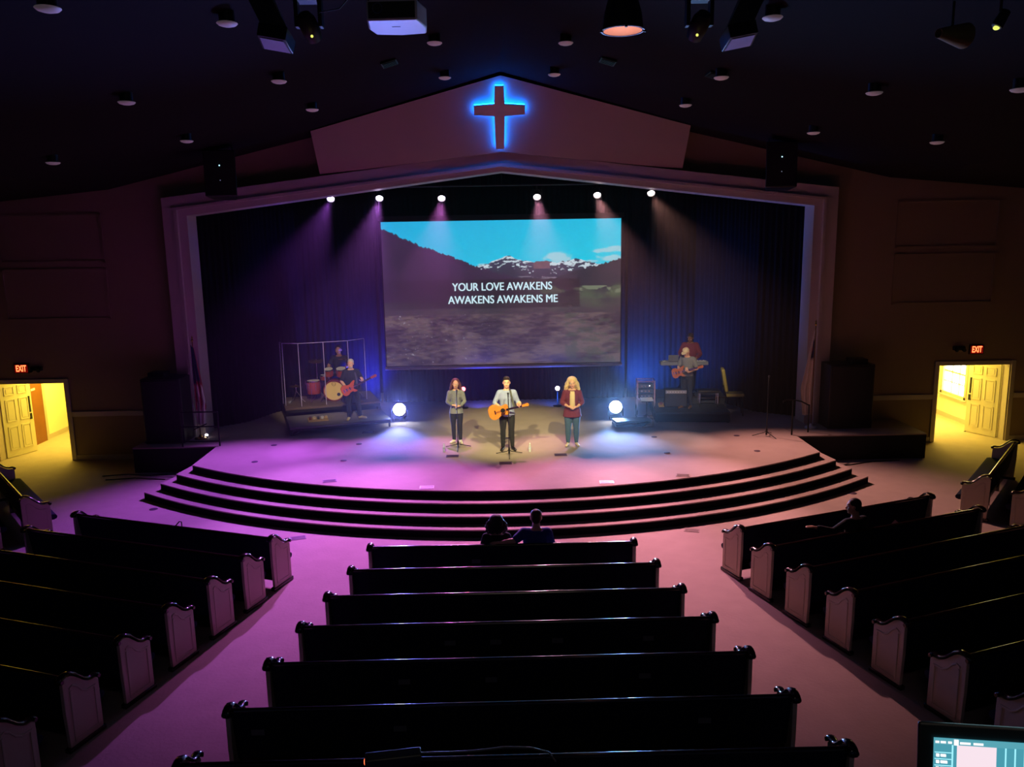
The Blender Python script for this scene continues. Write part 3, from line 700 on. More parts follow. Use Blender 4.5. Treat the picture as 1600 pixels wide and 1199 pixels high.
# the three singers at the front
plaid = mat('grey_patterned_cloth', (128, 130, 132), .8, var=.45, scale=60)
black_c = mat('black_denim', (26, 27, 36), .85, var=.2, scale=30)
brown_h = mat('brown_hair', (96, 52, 38), .6, var=.35, scale=40)
blond_h = mat('blond_hair', (222, 196, 140), .6, var=.25, scale=40)
dark_h = mat('dark_hair', (38, 26, 22), .6, var=.3, scale=40)
mic_b = mat('microphone_grille', (60, 60, 66), .35, .8, var=.3, scale=200)
sL, _, _ = person('person', (-1.28, 19.95, SH), radians(4), 'person with long brown hair in a grey patterned blouse and black trousers, hands together', 1.66,
    dict(ell=(-.132, .0, .645), elr=(.132, .0, .645), wrl=(-.055, -.105, .615), wrr=(.055, -.105, .600), hdl=(1, -.25, -.1), hdr=(-1, -.25, -.1), pnl=(0, .6, -.8), pnr=(0, .6, -.8), thl=(0, 0, 1), thr=(0, 0, 1), curl=.75,
         anl=(-.045, .02, .045), anr=(.052, -.01, .045), knl=(-.05, -.01, .285), knr=(.05, -.02, .285), ftl=(-.7, -1, 0), ftr=(.15, -1, 0)),
    skin_l, plaid, black_c, mat('white_shoe', (232, 224, 214), .5), ('long', brown_h), fem=True, w=.92, sleeve=1.85, hem=.055)
denim_l = mat('pale_denim', (148, 160, 204), .8, var=.12, scale=30)
boot = mat('black_boot', (20, 18, 20), .35)
mM, _, _ = person('person', (.0, 19.15, SH), 0, 'person in a pale blue shirt and black jeans playing an acoustic guitar at centre stage', 1.82,
    dict(ell=(-.165, -.01, .655), elr=(.150, .01, .650), wrl=(-.075, -.125, .600), wrr=(.165, -.155, .625), hdl=(.8, -.15, -.55), pnl=(.2, 1, -.2), thl=(0, 0, 1), hdr=(.1, -.55, .75), pnr=(-.3, .9, .5), thr=(-1, 0, .2), curl=.75,
         anl=(-.062, .0, .045), anr=(.065, 0, .045), look=(0, -1, .02), ftl=(-.25, -1, 0), ftr=(.4, -1, 0)),
    skin_l, denim_l, black_c, boot, ('quiff', dark_h), w=.95, sleeve=1.15, hem=.035)
maroon = mat('maroon_knit', (112, 42, 62), .9, var=.15, scale=40)
jeans = mat('blue_jeans', (70, 100, 128), .85, var=.2, scale=20)
cream = mat('cream_cloth', (226, 205, 160), .85, var=.1, scale=30)
sR, PR, hhR = person('person', (1.62, 19.42, SH), radians(-3), 'person with long blond curly hair in a maroon cardigan and blue jeans, hands clasped', 1.72,
    dict(ell=(-.148, .0, .64), elr=(.148, .0, .64), wrl=(-.060, -.115, .605), wrr=(.065, -.115, .60), hdl=(1, -.25, -.25), hdr=(-1, -.25, -.25), pnl=(0, .7, -.7), pnr=(0, .7, -.7), thl=(0, 0, 1), thr=(0, 0, 1), curl=.8,
         ftl=(-.3, -1, 0), ftr=(.3, -1, 0)),
    skin_l, maroon, jeans, mat('pale_shoe', (226, 205, 170), .5), ('curly', blond_h), fem=True, w=1.12, sleeve=1.45, hem=.09)
q = MB(); H_R = 1.72
for t, r in (): pass
q.loft([[V((x*H_R, y*H_R, z*H_R)) for (x, y) in ((-hw, -.060), (-hw*.5, yy), (0, yy-.004), (hw*.5, yy), (hw, -.060), (hw, -.02), (-hw, -.02))] for z, hw, yy in ((.56, .036, -.096), (.64, .046, -.094), (.72, .048, -.096), (.78, .042, -.084), (.815, .03, -.062))])
q.build('cream_top', cream, sR, ang=70)
# ------------------------------------------------------------------ guitars
def guitar(name, loc, rot, label, acoustic, bm_, k=1., parts=None):
    """local: x along the neck, z across the body, y thickness; face towards -Y"""
    e = empty(name, loc, label, 'guitar'); e.rotation_euler = rot
    if acoustic: out = [(-.50, 0), (-.49, .10), (-.44, .175), (-.36, .205), (-.27, .185), (-.20, .135), (-.14, .115), (-.08, .125), (-.03, .145), (.02, .13), (.05, .07), (.055, .0)]; T = .10
    else: out = [(-.40, 0), (-.39, .10), (-.33, .155), (-.25, .155), (-.17, .115), (-.10, .11), (-.02, .15), (.06, .165), (.08, .14), (.02, .07), (.0, .03), (.0, 0)]; T = .042
    lower = out[1:-1][::-1]
    low = [(x-(0.05 if (not acoustic and x > -.1) else 0), -z) for x, z in lower]
    poly = [(x*k, z*k) for x, z in out+low]
    MB().prism(poly, lambda a, b, d: V((a, d, b)), -T/2*k, T/2*k).build('guitar_body', bm_, e, bevel=.008*k, ang=40)
    nl = .40 if acoustic else .52
    MB().bx(-.02*k, nl*k, -T/2*k-.018, -T/2*k+.006, -.026*k, .026*k).build('neck', gloss, e, bevel=.004)
    MB().prism([(nl*k, -.026*k), (nl*k, .026*k), ((nl+.17)*k, .04*k), ((nl+.19)*k, 0), ((nl+.17)*k, -.04*k)], lambda a, b, d: V((a, d, b)), -T/2*k-.012, -T/2*k+.008).build('headstock', bm_, e, smooth=False)
    pg = MB()
    for i in range(3):
        for s in (-1, 1): pg.cyl(((nl+.04+.045*i)*k, -T/2*k, s*.036*k), ((nl+.04+.045*i)*k, -T/2*k, s*.062*k), .008)
    pg.build('tuning_pegs', chrome, e)
    st = MB()
    for i in range(6): z = (-.02+.008*i)*k; st.cyl((-.32*k, -T/2*k-.02, z), (nl*k, -T/2*k-.021, z), .0012, n=4)
    st.build('strings', chrome, e)
    if acoustic:
        MB().cyl((-.115*k, -T/2*k-.002, 0), (-.115*k, -T/2*k+.004, 0), .052*k, n=28).build('sound_hole', mat('hole_dark', (20, 12, 8), .9), e)
        MB().lathe([(.052*k, -.0035), (.062*k, -.0035), (.062*k, 0), (.052*k, 0)], c=(-.115*k, -T/2*k, 0), ax='y', n=28).build('rosette', mat('rosette', (70, 36, 18), .4), e)
        MB().prism([(-.17*k, -.05*k), (-.10*k, -.065*k), (-.05*k, -.05*k), (-.09*k, -.115*k), (-.19*k, -.12*k)], lambda a, b, d: V((a, d, b)), -T/2*k-.003, -T/2*k+.002).build('pickguard', mat('pickguard', (60, 22, 14), .3), e, smooth=False)
    else:
        for x in (-.14, -.24): MB().bx((x-.02)*k, (x+.02)*k, -T/2*k-.01, -T/2*k+.002, -.04*k, .04*k).build('pickup', blkp, e, bevel=.003)
    MB().bx(-.335*k, -.305*k, -T/2*k-.018, -T/2*k+.002, -.05*k, .05*k).build('bridge', gloss if acoustic else chrome, e, bevel=.003)
    return e
g_am = mat('amber_spruce', (206, 128, 46), .28, var=.18, scale=14)
guitar('acoustic_guitar', (.0, 18.91, SH+1.075), (0, radians(-13), 0), 'amber acoustic guitar held by the singer at centre stage', True, g_am, .92)
def strap(parent_pts, name, m, label=None):
    o = MB(); pts = [V(p) for p in parent_pts]
    o.loft([[p+V((a*.022, b*.003, 0)) for a, b in ((-1, -1), (1, -1), (1, 1), (-1, 1))] for p in pts]); return o.build(name, m, None, smooth=False)
st = strap([(.17, -.24, 1.12), (.14, -.20, 1.25), (.11, -.155, 1.40), (.085, -.09, 1.51), (.07, -.0, 1.54)], 'guitar_strap', blkp); st.parent = mM
# ------------------------------------------------------------------ microphone stands
def mic_stand(loc, h, label, boom=None, straight=True, rz=0):
    e = empty('microphone_stand', loc, label, 'microphone stand', rz)
    MB().cyl((0, 0, .06), (0, 0, h), .011).build('pole', blk, e)
    for a in (pi/2+.0, pi/2+2*pi/3, pi/2-2*pi/3):
        MB().tube([(0, 0, .16), (.05*cos(a), -.05*sin(a), .10), (.33*cos(a), -.33*sin(a), .02), (.36*cos(a), -.36*sin(a), .012)], .009).build('leg', blk, e)
    MB().lathe([(0, .04), (.022, .04), (.026, .1), (.022, .2), (0, .2)]).build('collar', blk, e)
    if boom is None:
        m0 = V((0, 0, h)); m1 = V((0, .06, h+.03))
    else:
        m0 = V(boom[0]); m1 = V(boom[1]); MB().cyl((0, 0, h), m0, .008).build('boom_arm', blk, e)
    d = (m1-m0).normalized()
    mb_ = MB(); mb_.cyl(m0-d*.02, m0+d*.12, .012, .017); mo = mb_.build('microphone', blkp, e)
    MB().ell(m0+d*.145, .027, 12, 10).build('grille', mic_b, mo)
    return e
mic_stand((-1.23, 19.36, SH), 1.37, 'straight microphone stand in front of the brown haired singer', boom=((0, 0, 1.37), (0, .08, 1.42)))
mic_stand((.03, 18.62, SH), 1.40, 'microphone stand in front of the guitar playing singer', boom=((0, 0.02, 1.40), (0, .12, 1.48)))
mic_stand((6.68, 19.95, SH), 1.42, 'unused microphone stand standing alone near the right handrail', boom=((0, 0, 1.42), (0, -.02, 1.6)), rz=.4)
# water bottles
def bottle(P, label):
    e = empty('water_bottle', P, label, 'bottle', group='water bottles on the stage')
    MB().lathe([(0, 0), (.030, 0), (.032, .01), (.032, .06), (.030, .065), (.032, .07), (.032, .14), (.018, .18), (.013, .195), (0, .195)]).build('bottle_body', mat('clear_plastic', (225, 232, 240), .1, alpha=.6), e)
    MB().lathe([(0, .195), (.016, .195), (.016, .215), (0, .215)]).build('bottle_cap', white, e)
    MB().lathe([(.0328, .07), (.0335, .07), (.0335, .12), (.0328, .12)]).build('label_band', mat('bottle_label', (190, 200, 225), .5), e)
bottle(at(694, 706, Z=SH), 'water bottle standing left of the brown haired singer')
bottle(at(828, 706, Z=SH), 'water bottle standing right of the guitar playing singer')
# ================================================================== drum riser, kit, shield
ra = atan2(.80, 2.40)                                 # the riser is turned a little
RL = V((-5.80, 21.02, 0)); rd = V((cos(ra), sin(ra), 0)); rn = V((-sin(ra), cos(ra), 0))
def onr(x, y, z=0): return RL+rd*x+rn*y+V((0, 0, z))
dark_side = mat('riser_side', (30, 26, 30), .7, var=.2)
e = empty('stage_riser', (RL.x, RL.y, SH), 'low front platform under the bassist, before the drum riser', 'riser', ra)
MB().bx(0, 2.72, 0, 1.55, .17, .22).build('deck', mat('riser_deck_grey', (120, 112, 120), .7, var=.15, scale=3), e, bevel=.006)
b_ = MB(); b_.bx(0, 2.72, 0, .04, .12, .17); b_.bx(0, .04, 0, 1.55, .0, .17); b_.bx(2.68, 2.72, 0, 1.55, .12, .17)
for x in (.03, 2.66):
    for y in (.03, 1.5): b_.bx(x, x+.05, y, y+.05, 0, .17)
b_.add([V((.06, .02, .0)), V((.11, .02, .0)), V((.35, .02, .16)), V((.30, .02, .16)), V((.06, .05, .0)), V((.11, .05, .0)), V((.35, .05, .16)), V((.30, .05, .16))], [(0, 1, 2, 3), (4, 7, 6, 5), (0, 4, 5, 1), (1, 5, 6, 2), (2, 6, 7, 3), (3, 7, 4, 0)])
b_.build('frame', blk, e, smooth=False)
e = empty('drum_riser', (RL.x-rn.x*-1.56, RL.y+rn.y*1.56, SH), 'tall carpeted drum riser behind the clear shield', 'riser', ra)
MB().bx(0, 2.72, 0, 1.8, .38, .44).build('deck', mat('riser_carpet', (104, 84, 80), .95, var=.3, scale=20), e, bevel=.006)
b_ = MB(); b_.bx(0, 2.72, .0, .04, .30, .38); b_.bx(0, .04, 0, 1.8, .02, .38); b_.bx(2.68, 2.72, 0, 1.8, .02, .38); b_.bx(.04, 2.68, .5, .54, 0, .38)
for x in (.03, 2.64): b_.bx(x, x+.05, .02, .07, 0, .3)
b_.build('frame', blk, e, smooth=False)
DZ = SH+.44
def on_drum(u, v): return at(u, v, Z=DZ)
red_w = mat('amber_drum_shell', (150, 62, 30), .25, var=.15, scale=10)
head_m = mat('cream_drum_head', (236, 206, 120), .5, var=.04, scale=3)
coat = mat('white_drum_head', (225, 220, 210), .5)
brass = mat('brass_cymbal', (190, 150, 70), .25, .9, var=.15, scale=30)
kp = on_drum(523, 627); kz = DZ+.315
e = empty('bass_drum', (kp.x, kp.y, DZ), 'bass drum with a cream front head and a small dark port', 'drum', radians(8))
MB().lathe([(.30, 0), (.30, .42), (.27, .42), (.27, 0)], c=(0, 0, .315), ax='y', n=36).build('shell', red_w, e)
MB().cyl((0, -.004, .315), (0, .006, .315), .283, n=36).build('front_head', head_m, e)
MB().lathe([(.285, -.03), (.318, -.03), (.318, .02), (.285, .02)], c=(0, 0, .315), ax='y', n=36).build('front_hoop', mat('drum_hoop', (120, 40, 26), .3), e)
MB().cyl((.13, -.012, .20), (.13, .0, .20), .05, n=20).build('port_hole', blkp, e)
hp_ = MB(); hp_.lathe([(.05, -.012), (.062, -.012), (.062, -.004), (.05, -.004)], c=(0, 0, .52), ax='y', n=20); hp_.bx(-.05, .05, -.012, -.006, .515, .525); hp_.build('head_badge', mat('badge_brown', (150, 110, 60), .5), e)
lg = MB()
for i in range(8):
    a = 2*pi*i/8+.2; lg.cyl((.31*cos(a), -.02, .315+.31*sin(a)), (.31*cos(a), .10, .315+.31*sin(a)), .01)
for s in (-1, 1): lg.cyl((s*.27, .15, .2), (s*.40, -.05, .01), .01)
lg.build('lugs_and_spurs', chrome, e)
def drum(name, c, r, h, label, tilt=0, legs=True):
    e = empty(name, (c[0], c[1], DZ), label, 'drum'); z = c[2]-DZ; R_ = Matrix.Rotation(tilt, 3, 'X')
    MB().lathe([(r, -h/2), (r, h/2), (r*.9, h/2), (r*.9, -h/2)], c=(0, 0, z), rot=R_, n=26).build('shell', red_w, e)
    MB().lathe([(0, h/2), (r*.96, h/2), (r*.96, h/2+.006), (0, h/2+.006)], c=(0, 0, z), rot=R_, n=26).build('drum_head', coat, e)
    MB().lathe([(r, h/2-.02), (r+.014, h/2-.02), (r+.014, h/2+.012), (r, h/2+.012)], c=(0, 0, z), rot=R_, n=26).build('hoop', chrome, e)
    l = MB()
    for i in range(6):
        a = 2*pi*i/6; p = R_ @ V(((r+.012)*cos(a), (r+.012)*sin(a), -h*.2)); q = R_ @ V(((r+.012)*cos(a), (r+.012)*sin(a), h*.35)); l.cyl(p+V((0, 0, z)), q+V((0, 0, z)), .008)
    if legs == 'three':
        for i in range(3): a = 2*pi*i/3+.4; l.tube([((r+.02)*cos(a), (r+.02)*sin(a), z), ((r+.02)*cos(a), (r+.02)*sin(a), .05), ((r+.06)*cos(a), (r+.06)*sin(a), 0)], .008)
    elif legs:
        l.cyl((0, 0, z-h/2), (0, 0, .22), .012)
        for i in range(3): a = 2*pi*i/3+.4; l.tube([(0, 0, .3), (.22*cos(a), .22*sin(a), .02), (.25*cos(a), .25*sin(a), 0)], .009)
    l.build('hardware', chrome, e); return e
def cymbal(c, r, label, tilt=.15, az=0):
    e = empty('cymbal', (c[0], c[1], DZ), label, 'cymbal'); z = c[2]-DZ; R_ = Matrix.Rotation(az, 3, 'Z') @ Matrix.Rotation(tilt, 3, 'X')
    MB().lathe([(0, .03), (.02, .03), (.045, .018), (.06, .008), (r, -.008), (r, -.011), (.06, .004), (.04, .014), (0, .026)], c=(0, 0, z), rot=R_, n=30).build('plate', brass, e)
    l = MB(); l.cyl((0, 0, .25), (0, 0, z+.06), .010)
    for i in range(3): a = 2*pi*i/3; l.tube([(0, 0, .35), (.2*cos(a), .2*sin(a), .04), (.26*cos(a), .26*sin(a), 0)], .009)
    l.build('stand', chrome, e); return e
ky = kp.y
drum('snare_drum', (kp.x-.35, ky+.62, DZ+.62), .17, .14, 'snare drum behind the left side of the bass drum')
drum('rack_tom', (kp.x-.17, ky+.20, DZ+.84), .13, .2, 'small tom mounted over the left of the bass drum', .25)
drum('rack_tom', (kp.x+.2, ky+.20, DZ+.84), .145, .22, 'larger tom mounted over the right of the bass drum', .25)
drum('floor_tom', (kp.x-.62, ky+.10, DZ+.42), .19, .38, 'amber floor tom standing left of the bass drum', 0, 'three')
cymbal((at(494, 564, Y=ky+.35)), .23, 'crash cymbal at head height left of the drummer')
cymbal((at(540, 561, Y=ky+.5)), .23, 'crash cymbal at head height right of the drummer', -.1)
cymbal((at(462, 603, Y=ky+.0)), .19, 'low cymbal at the left edge of the kit', .05)
cymbal((kp.x+.55, ky+.45, DZ+.86), .18, 'hi-hat pair beside the bassist shoulder', .02)
# clear shield of six hinged panels
clear = bpy.data.materials.new('clear_acrylic'); clear.use_nodes = True; N = clear.node_tree.nodes; b = N['Principled BSDF']
N.remove(b); tr = N.new('ShaderNodeBsdfTransparent'); gl_ = N.new('ShaderNodeBsdfGlossy'); gl_.inputs['Roughness'].default_value = .08; mxs = N.new('ShaderNodeMixShader'); fr_n = N.new('ShaderNodeFresnel'); fr_n.inputs['IOR'].default_value = 1.3
clear.node_tree.links.new(fr_n.outputs[0], mxs.inputs[0]); clear.node_tree.links.new(tr.outputs[0], mxs.inputs[1]); clear.node_tree.links.new(gl_.outputs[0], mxs.inputs[2]); clear.node_tree.links.new(mxs.outputs[0], N['Material Output'].inputs[0])
edge_m = mat('acrylic_edge', (200, 190, 225), .2, spec=.8)
tops = [(438, 533), (455, 535), (483, 539), (517, 535), (553, 532), (571, 529)]; bots = [None]*6
fr_ = [(-.05, .75), (.0, .40), (.42, .12), (1.12, .10), (1.82, .12), (2.35, .45)]
SB = [onr(x+.05, 1.56+y, DZ) for x, y in fr_]
sh_c = SB[2]; e = empty('drum_shield', (sh_c.x, sh_c.y, DZ), 'clear hinged acrylic shield standing around the drum kit', 'drum shield')
for i in range(5):
    a, b2 = SB[i]-sh_c, SB[i+1]-sh_c; t = (b2-a).normalized(); nn = V((-t.y, t.x, 0)); hgt = 1.84
    vs = [p+nn*dn_+V((0, 0, z)) for p in (a+t*.012, b2-t*.012) for dn_ in (-.004, .004) for z in (0.01, hgt)]
    p_ = MB().add(vs, [(0, 1, 3, 2), (4, 6, 7, 5), (0, 4, 5, 1), (2, 3, 7, 6), (0, 2, 6, 4), (1, 5, 7, 3)]).build('shield_panel', clear, e, smooth=False)
    q = MB(); q.cyl(a+V((0, 0, hgt)), b2+V((0, 0, hgt)), .009, n=6); q.cyl(a+V((0, 0, .01)), a+V((0, 0, hgt)), .009, n=6)
    if i == 4: q.cyl(b2+V((0, 0, .01)), b2+V((0, 0, hgt)), .009, n=6)
    q.build('panel_edge', edge_m, p_)
# drummer
grey_h = mat('grey_hair', (200, 192, 186), .7, var=.2, scale=40)
tee_d = mat('dark_tee', (34, 36, 52), .9, var=.15, scale=30)
dp = V((kp.x-.02, ky+1.15, DZ))
seat_pose = dict(pelvis=(0, 0, .33), chest=(0, -.01, .52), neck=(0, -.02, .65), head=(0, -.035, .73), shl=(-.096, -.01, .60), shr=(.096, -.01, .60),
    hpl=(-.055, -.01, .31), hpr=(.055, -.01, .31), knl=(-.13, -.25, .31), knr=(.13, -.25, .31), anl=(-.14, -.24, .045), anr=(.14, -.24, .045))
dpose = dict(seat_pose); dpose.update(ell=(-.18, -.03, .47), elr=(.18, -.03, .47), wrl=(-.13, -.16, .46), wrr=(.12, -.17, .47), hdl=(.3, -1, .1), hdr=(-.3, -1, .1), pnl=(0, 0, -1), pnr=(0, 0, -1), curl=1.1)
person('person', dp, 0, 'person in dark clothes seated behind the drum kit', 1.90, dpose, skin_t, tee_d, black_c, boot, ('short', dark_h), sleeve=.6, vox=.009)
e = empty('drum_throne', dp, 'round stool under the drummer', 'stool')
t_ = MB(); t_.lathe([(0, .44), (.15, .44), (.17, .47), (.16, .51), (0, .52)]); t_.build('seat', blkp, e)
l = MB(); l.cyl((0, 0, .1), (0, 0, .45), .014)
for i in range(3): a = 2*pi*i/3+.5; l.tube([(0, 0, .3), (.24*cos(a), .24*sin(a), 0.01)], .01)
l.build('legs', chrome, e)
ds = tag(MB().cyl((dp.x-.2, dp.y-.35, DZ+.90), (dp.x-.1, dp.y-.7, DZ+1.02), .008).build('drumstick', wood), 'drumstick in the drummer left side hand', 'drumstick')
# bassist
bz = SH+.22; bp = (at(538, 657, Z=bz)+at(566, 653, Z=bz))/2
bassp, _, _ = person('person', (bp.x, bp.y, bz), radians(22), 'person with pale cropped hair and beard in a dark tee playing a bass guitar', 1.70,
    dict(pelvis=(-.0, .01, .52), chest=(.0, .0, .71), ell=(-.16, .0, .645), elr=(.175, -.02, .655), wrl=(-.10, -.11, .53), wrr=(.15, -.17, .645), hdl=(.5, -.2, -.8), pnl=(.3, 1, 0), thl=(0, 0, 1), hdr=(-.3, -.4, .8), pnr=(-.2, .9, .3), thr=(-1, 0, .3), curl=.8,
         anl=(-.075, -.03, .045), anr=(.11, -.02, .045), knl=(-.07, -.05, .28), knr=(.085, -.03, .28), ftl=(-.45, -1, 0), ftr=(.9, -.6, 0), look=(-.35, -1, -.25), beard=grey_h),
    skin_l, tee_d, black_c, mat('yellow_pale_shoe', (232, 214, 150), .5), ('grey', grey_h), w=1.08, sleeve=.75)
bgm = mat('sunburst_red', (190, 88, 52), .22, var=.25, scale=8)
bloc = V((bp.x, bp.y, bz))+Matrix.Rotation(radians(22), 3, 'Z') @ V((.02, -.27, .98))
guitar('bass_guitar', bloc, (0, radians(-24), radians(16)), 'red brown bass guitar held by the bassist', False, bgm, .96)
s2 = strap([(.12, -.19, 1.02), (.11, -.16, 1.18), (.09, -.12, 1.32), (.065, -.03, 1.40), (.03, .1, 1.30)], 'guitar_strap', mat('grey_strap', (70, 66, 90), .8)); s2.parent = bassp
def pedalboard(P, rz, label, w_=.55, glow=None):
    e = empty('pedalboard', P, label, 'pedalboard', rz)
    MB().add([V((x, y, z)) for x in (-w_/2, w_/2) for y, z in ((-.14, .01), (.14, .01), (.14, .08), (-.14, .035))], [(0, 1, 2, 3), (4, 7, 6, 5), (0, 4, 5, 1), (1, 5, 6, 2), (2, 6, 7, 3), (3, 7, 4, 0)]).build('board', mat('tan_board', (170, 140, 92), .6), e, smooth=False, bevel=.005)
    cols = [(120, 60, 50), (206, 190, 140), (60, 66, 80), (200, 200, 200), (190, 160, 100)]
    n = int(w_/.11)
    for i in range(n):
        x = -w_/2+.07+i*(w_-.12)/max(1, n-1)
        pd = MB().box((x, 0, .095), (.07, .12, .05), Matrix.Rotation(.2, 3, 'X')).build('effect_pedal', mat('pedal_%d' % (i % 5), cols[i % 5], .4), e, bevel=.006)
        k_ = MB(); 
        for s in (-1, 1): k_.cyl((x+s*.018, .03, .115), (x+s*.018, .03, .135), .008)
        k_.cyl((x, -.035, .10), (x, -.037, .122), .009); k_.build('knobs', chrome, pd)
    if glow: MB().ell((w_/2-.05, -.02, .14), .018).build('indicator_light', emat('violet_led', glow, 12), e)
    return e
pedalboard(at(497, 658, Z=bz), ra, 'tan pedalboard lying on the low platform left of the bassist')
# ================================================================== keyboard riser at the right
KR = V((4.15, 21.72, 0)); ka = radians(-6.0); kd = V((cos(ka), sin(ka), 0)); kn_ = V((-sin(ka), cos(ka), 0)); KZ = SH+.30
def onk(x, y, z=0): return KR+kd*x+kn_*y+V((0, 0, z))
e = empty('stage_riser', (KR.x, KR.y, SH), 'dark platform under the electric guitarist and the keyboard', 'riser', ka)
MB().bx(0, 2.05, 0, 2.3, .24, .30).build('deck', mat('dark_riser_deck', (46, 50, 60), .8, var=.2), e, bevel=.006)
b_ = MB(); b_.bx(0, 2.05, .02, .05, .02, .24); b_.bx(2.0, 2.05, .05, 2.3, .02, .24); b_.bx(0, .05, .05, 2.3, .02, .24)
for x in (.02, 1.97): b_.bx(x, x+.06, .02, .08, 0, .24)
b_.build('skirt', skirt, e, smooth=False)
kb = onk(.45, 1.15); e = empty('keyboard_riser', (kb.x, kb.y, KZ), 'upper dark platform carrying the keyboard player', 'riser', ka)
MB().bx(-.3, 1.65, 0, 1.1, .0, .22).build('deck', mat('dark_riser_deck', (46, 50, 60), .8), e, bevel=.006)
MB().bx(-.3, 1.65, -.02, 0, .17, .22).build('edge_strip', blk, e, smooth=False)
# keyboard player
pk = at(1079, 517, Y=23.35); kpz = KZ+.22
keyp, _, _ = person('person', (pk.x, 23.35, kpz), radians(-12), 'person in a maroon sweater looking down behind the keyboard', 1.80,
    dict(ell=(-.165, -.03, .655), elr=(.165, -.02, .645), wrl=(-.13, -.17, .615), wrr=(.10, -.175, .60), hdl=(.1, -1, -.1), hdr=(-.2, -1, -.1), pnl=(0, 0, -1), pnr=(0, 0, -1), thl=(1, 0, 0), thr=(-1, 0, 0), curl=.5, look=(-.25, -.8, -.6), head=(0, -.04, .915)),
    skin_d, maroon, black_c, boot, ('short', dark_h), w=1.15, sleeve=1.8, vox=.009)
kc = V((pk.x-.28, 22.93, KZ))
e = empty('keyboard', kc, 'long dark stage keyboard on its stand behind the guitarist', 'keyboard', radians(-4))
MB().bx(-.68, .68, -.16, .16, 1.13, 1.23).build('case', mat('keyboard_case', (120, 126, 140), .4), e, bevel=.01)
MB().bx(-.60, .62, -.02, .15, 1.225, 1.24).build('white_keys', white, e, smooth=False)
bk = MB()
for i in range(50):
    if i % 7 not in (2, 6): bk.bx(-.59+i*.0242-.006, -.59+i*.0242+.006, -.015, .08, 1.24, 1.25)
bk.build('black_keys', blkp, e, smooth=False)
l = MB()
for s in (-1, 1):
    for y in (-.1, .1): l.cyl((s*.5, y, 0.01), (-s*.5*.9, y, 1.12), .016)
    l.cyl((s*.5, -.2, .02), (s*.5, .2, .02), .014)
l.build('stand', blk, e)
e2 = empty('laptop', (kc.x-.33, kc.y-.0, KZ+1.24), 'small laptop standing on the left end of the keyboard', 'laptop')
MB().bx(-.15, .15, -.1, .1, 0, .015).build('laptop_base', mat('silver', (170, 175, 185), .3, .7), e2, bevel=.004)
MB().box((0, -.13, .1), (.30, .012, .2), Matrix.Rotation(.25, 3, 'X')).build('laptop_lid', mat('silver', (170, 175, 185), .3, .7), e2, bevel=.004)
mic_stand((pk.x-.42, 22.7, KZ), 1.45, 'boom microphone stand before the keyboard player', boom=((0, 0, 1.45), (.16, .3, 1.55)))
# electric guitarist
gp_ = at(1073, 638, Z=KZ)
gtp, _, _ = person('person', (gp_.x, min(gp_.y, 22.62), KZ), radians(-42), 'person in a grey tee and dark trousers playing an electric guitar, looking down', 1.80,
    dict(ell=(-.15, -.02, .64), elr=(.165, .0, .645), wrl=(-.06, -.14, .60), wrr=(.11, -.18, .61), hdl=(.5, -.2, -.6), pnl=(.2, 1, 0), thl=(0, 0, 1), hdr=(-.2, -.4, .7), pnr=(-.2, .9, .3), thr=(-1, 0, .3), curl=.8,
         look=(-.1, -.8, -.7), head=(0, -.055, .905), neck=(0, -.025, .84), anl=(-.05, -.03, .045), anr=(.055, .03, .045)),
    skin_l, mat('grey_tee', (128, 130, 134), .9, var=.15, scale=30), mat('dark_trousers', (40, 42, 54), .9, var=.15), mat('brown_boot', (110, 78, 50), .5), ('cap', mat('pale_cap', (222, 204, 168), .8)), w=.95, sleeve=.7)
gl = V((gp_.x, min(gp_.y, 22.62), KZ))+Matrix.Rotation(radians(-42), 3, 'Z') @ V((.02, -.28, 1.10))
guitar('electric_guitar', gl, (0, radians(-18), radians(-42)), 'tan and red electric guitar held by the guitarist on the dark platform', False, mat('tan_red', (186, 104, 60), .3, var=.3, scale=9), .92)
pedalboard(at(1062, 634, Z=KZ)+V((-.30, -.1, 0)), ka, 'pedalboard with a violet light at the feet of the guitarist', .66, (.25, .12, 1.))
# amplifier, rack, paper, case, chair, throne
def on_kz(u, v): return at(u, v, Z=KZ)
P = onk(.62, .62); e = empty('guitar_amplifier', (P.x, P.y, KZ), 'dark guitar amplifier under the keyboard', 'amplifier', ka)
MB().bx(-.32, .32, -.13, .13, .03, .55).build('cabinet', blkp, e, bevel=.015)
MB().bx(-.29, .29, -.14, -.13, .07, .40).build('grille_cloth', mat('grille_cloth', (52, 54, 64), .9, var=.4, scale=90), e, smooth=False)
pn = MB().bx(-.29, .29, -.14, -.13, .43, .52).build('control_panel', mat('silver', (170, 175, 185), .3, .7), e, smooth=False)
q = MB()
for i in range(7): q.cyl((-.24+i*.075, -.16, .475), (-.24+i*.075, -.14, .475), .014)
q.build('knobs', white, pn)
P = at(1011, 612, Y=22.9); e = empty('equipment_rack', (3.98, 22.35, SH), 'open equipment rack with lit units left of the keyboard riser', 'rack', radians(-4))
fr = MB()
for x in (-.24, .24):
    for y in (-.2, .2): fr.bx(x-.015, x+.015, y-.015, y+.015, 0, 1.12)
for z in (.02, .55, 1.1):
    for y in (-.2, .2): fr.bx(-.24, .24, y-.012, y+.012, z-.012, z+.012)
    for x in (-.24, .24): fr.bx(x-.012, x+.012, -.2, .2, z-.012, z+.012)
fr.build('frame', chrome, e, smooth=False)
for i, z in enumerate((.62, .76, .90)):
    u_ = MB().bx(-.22, .22, -.19, .15, z, z+.11).build('rack_unit', mat('rack_unit_grey', (60, 66, 80), .4), e, bevel=.004)
    q = MB()
    for j in range(3): q.cyl((-.12+.1*j, -.205, z+.055), (-.12+.1*j, -.19, z+.055), .018)
    q.build('knobs', chrome, u_)
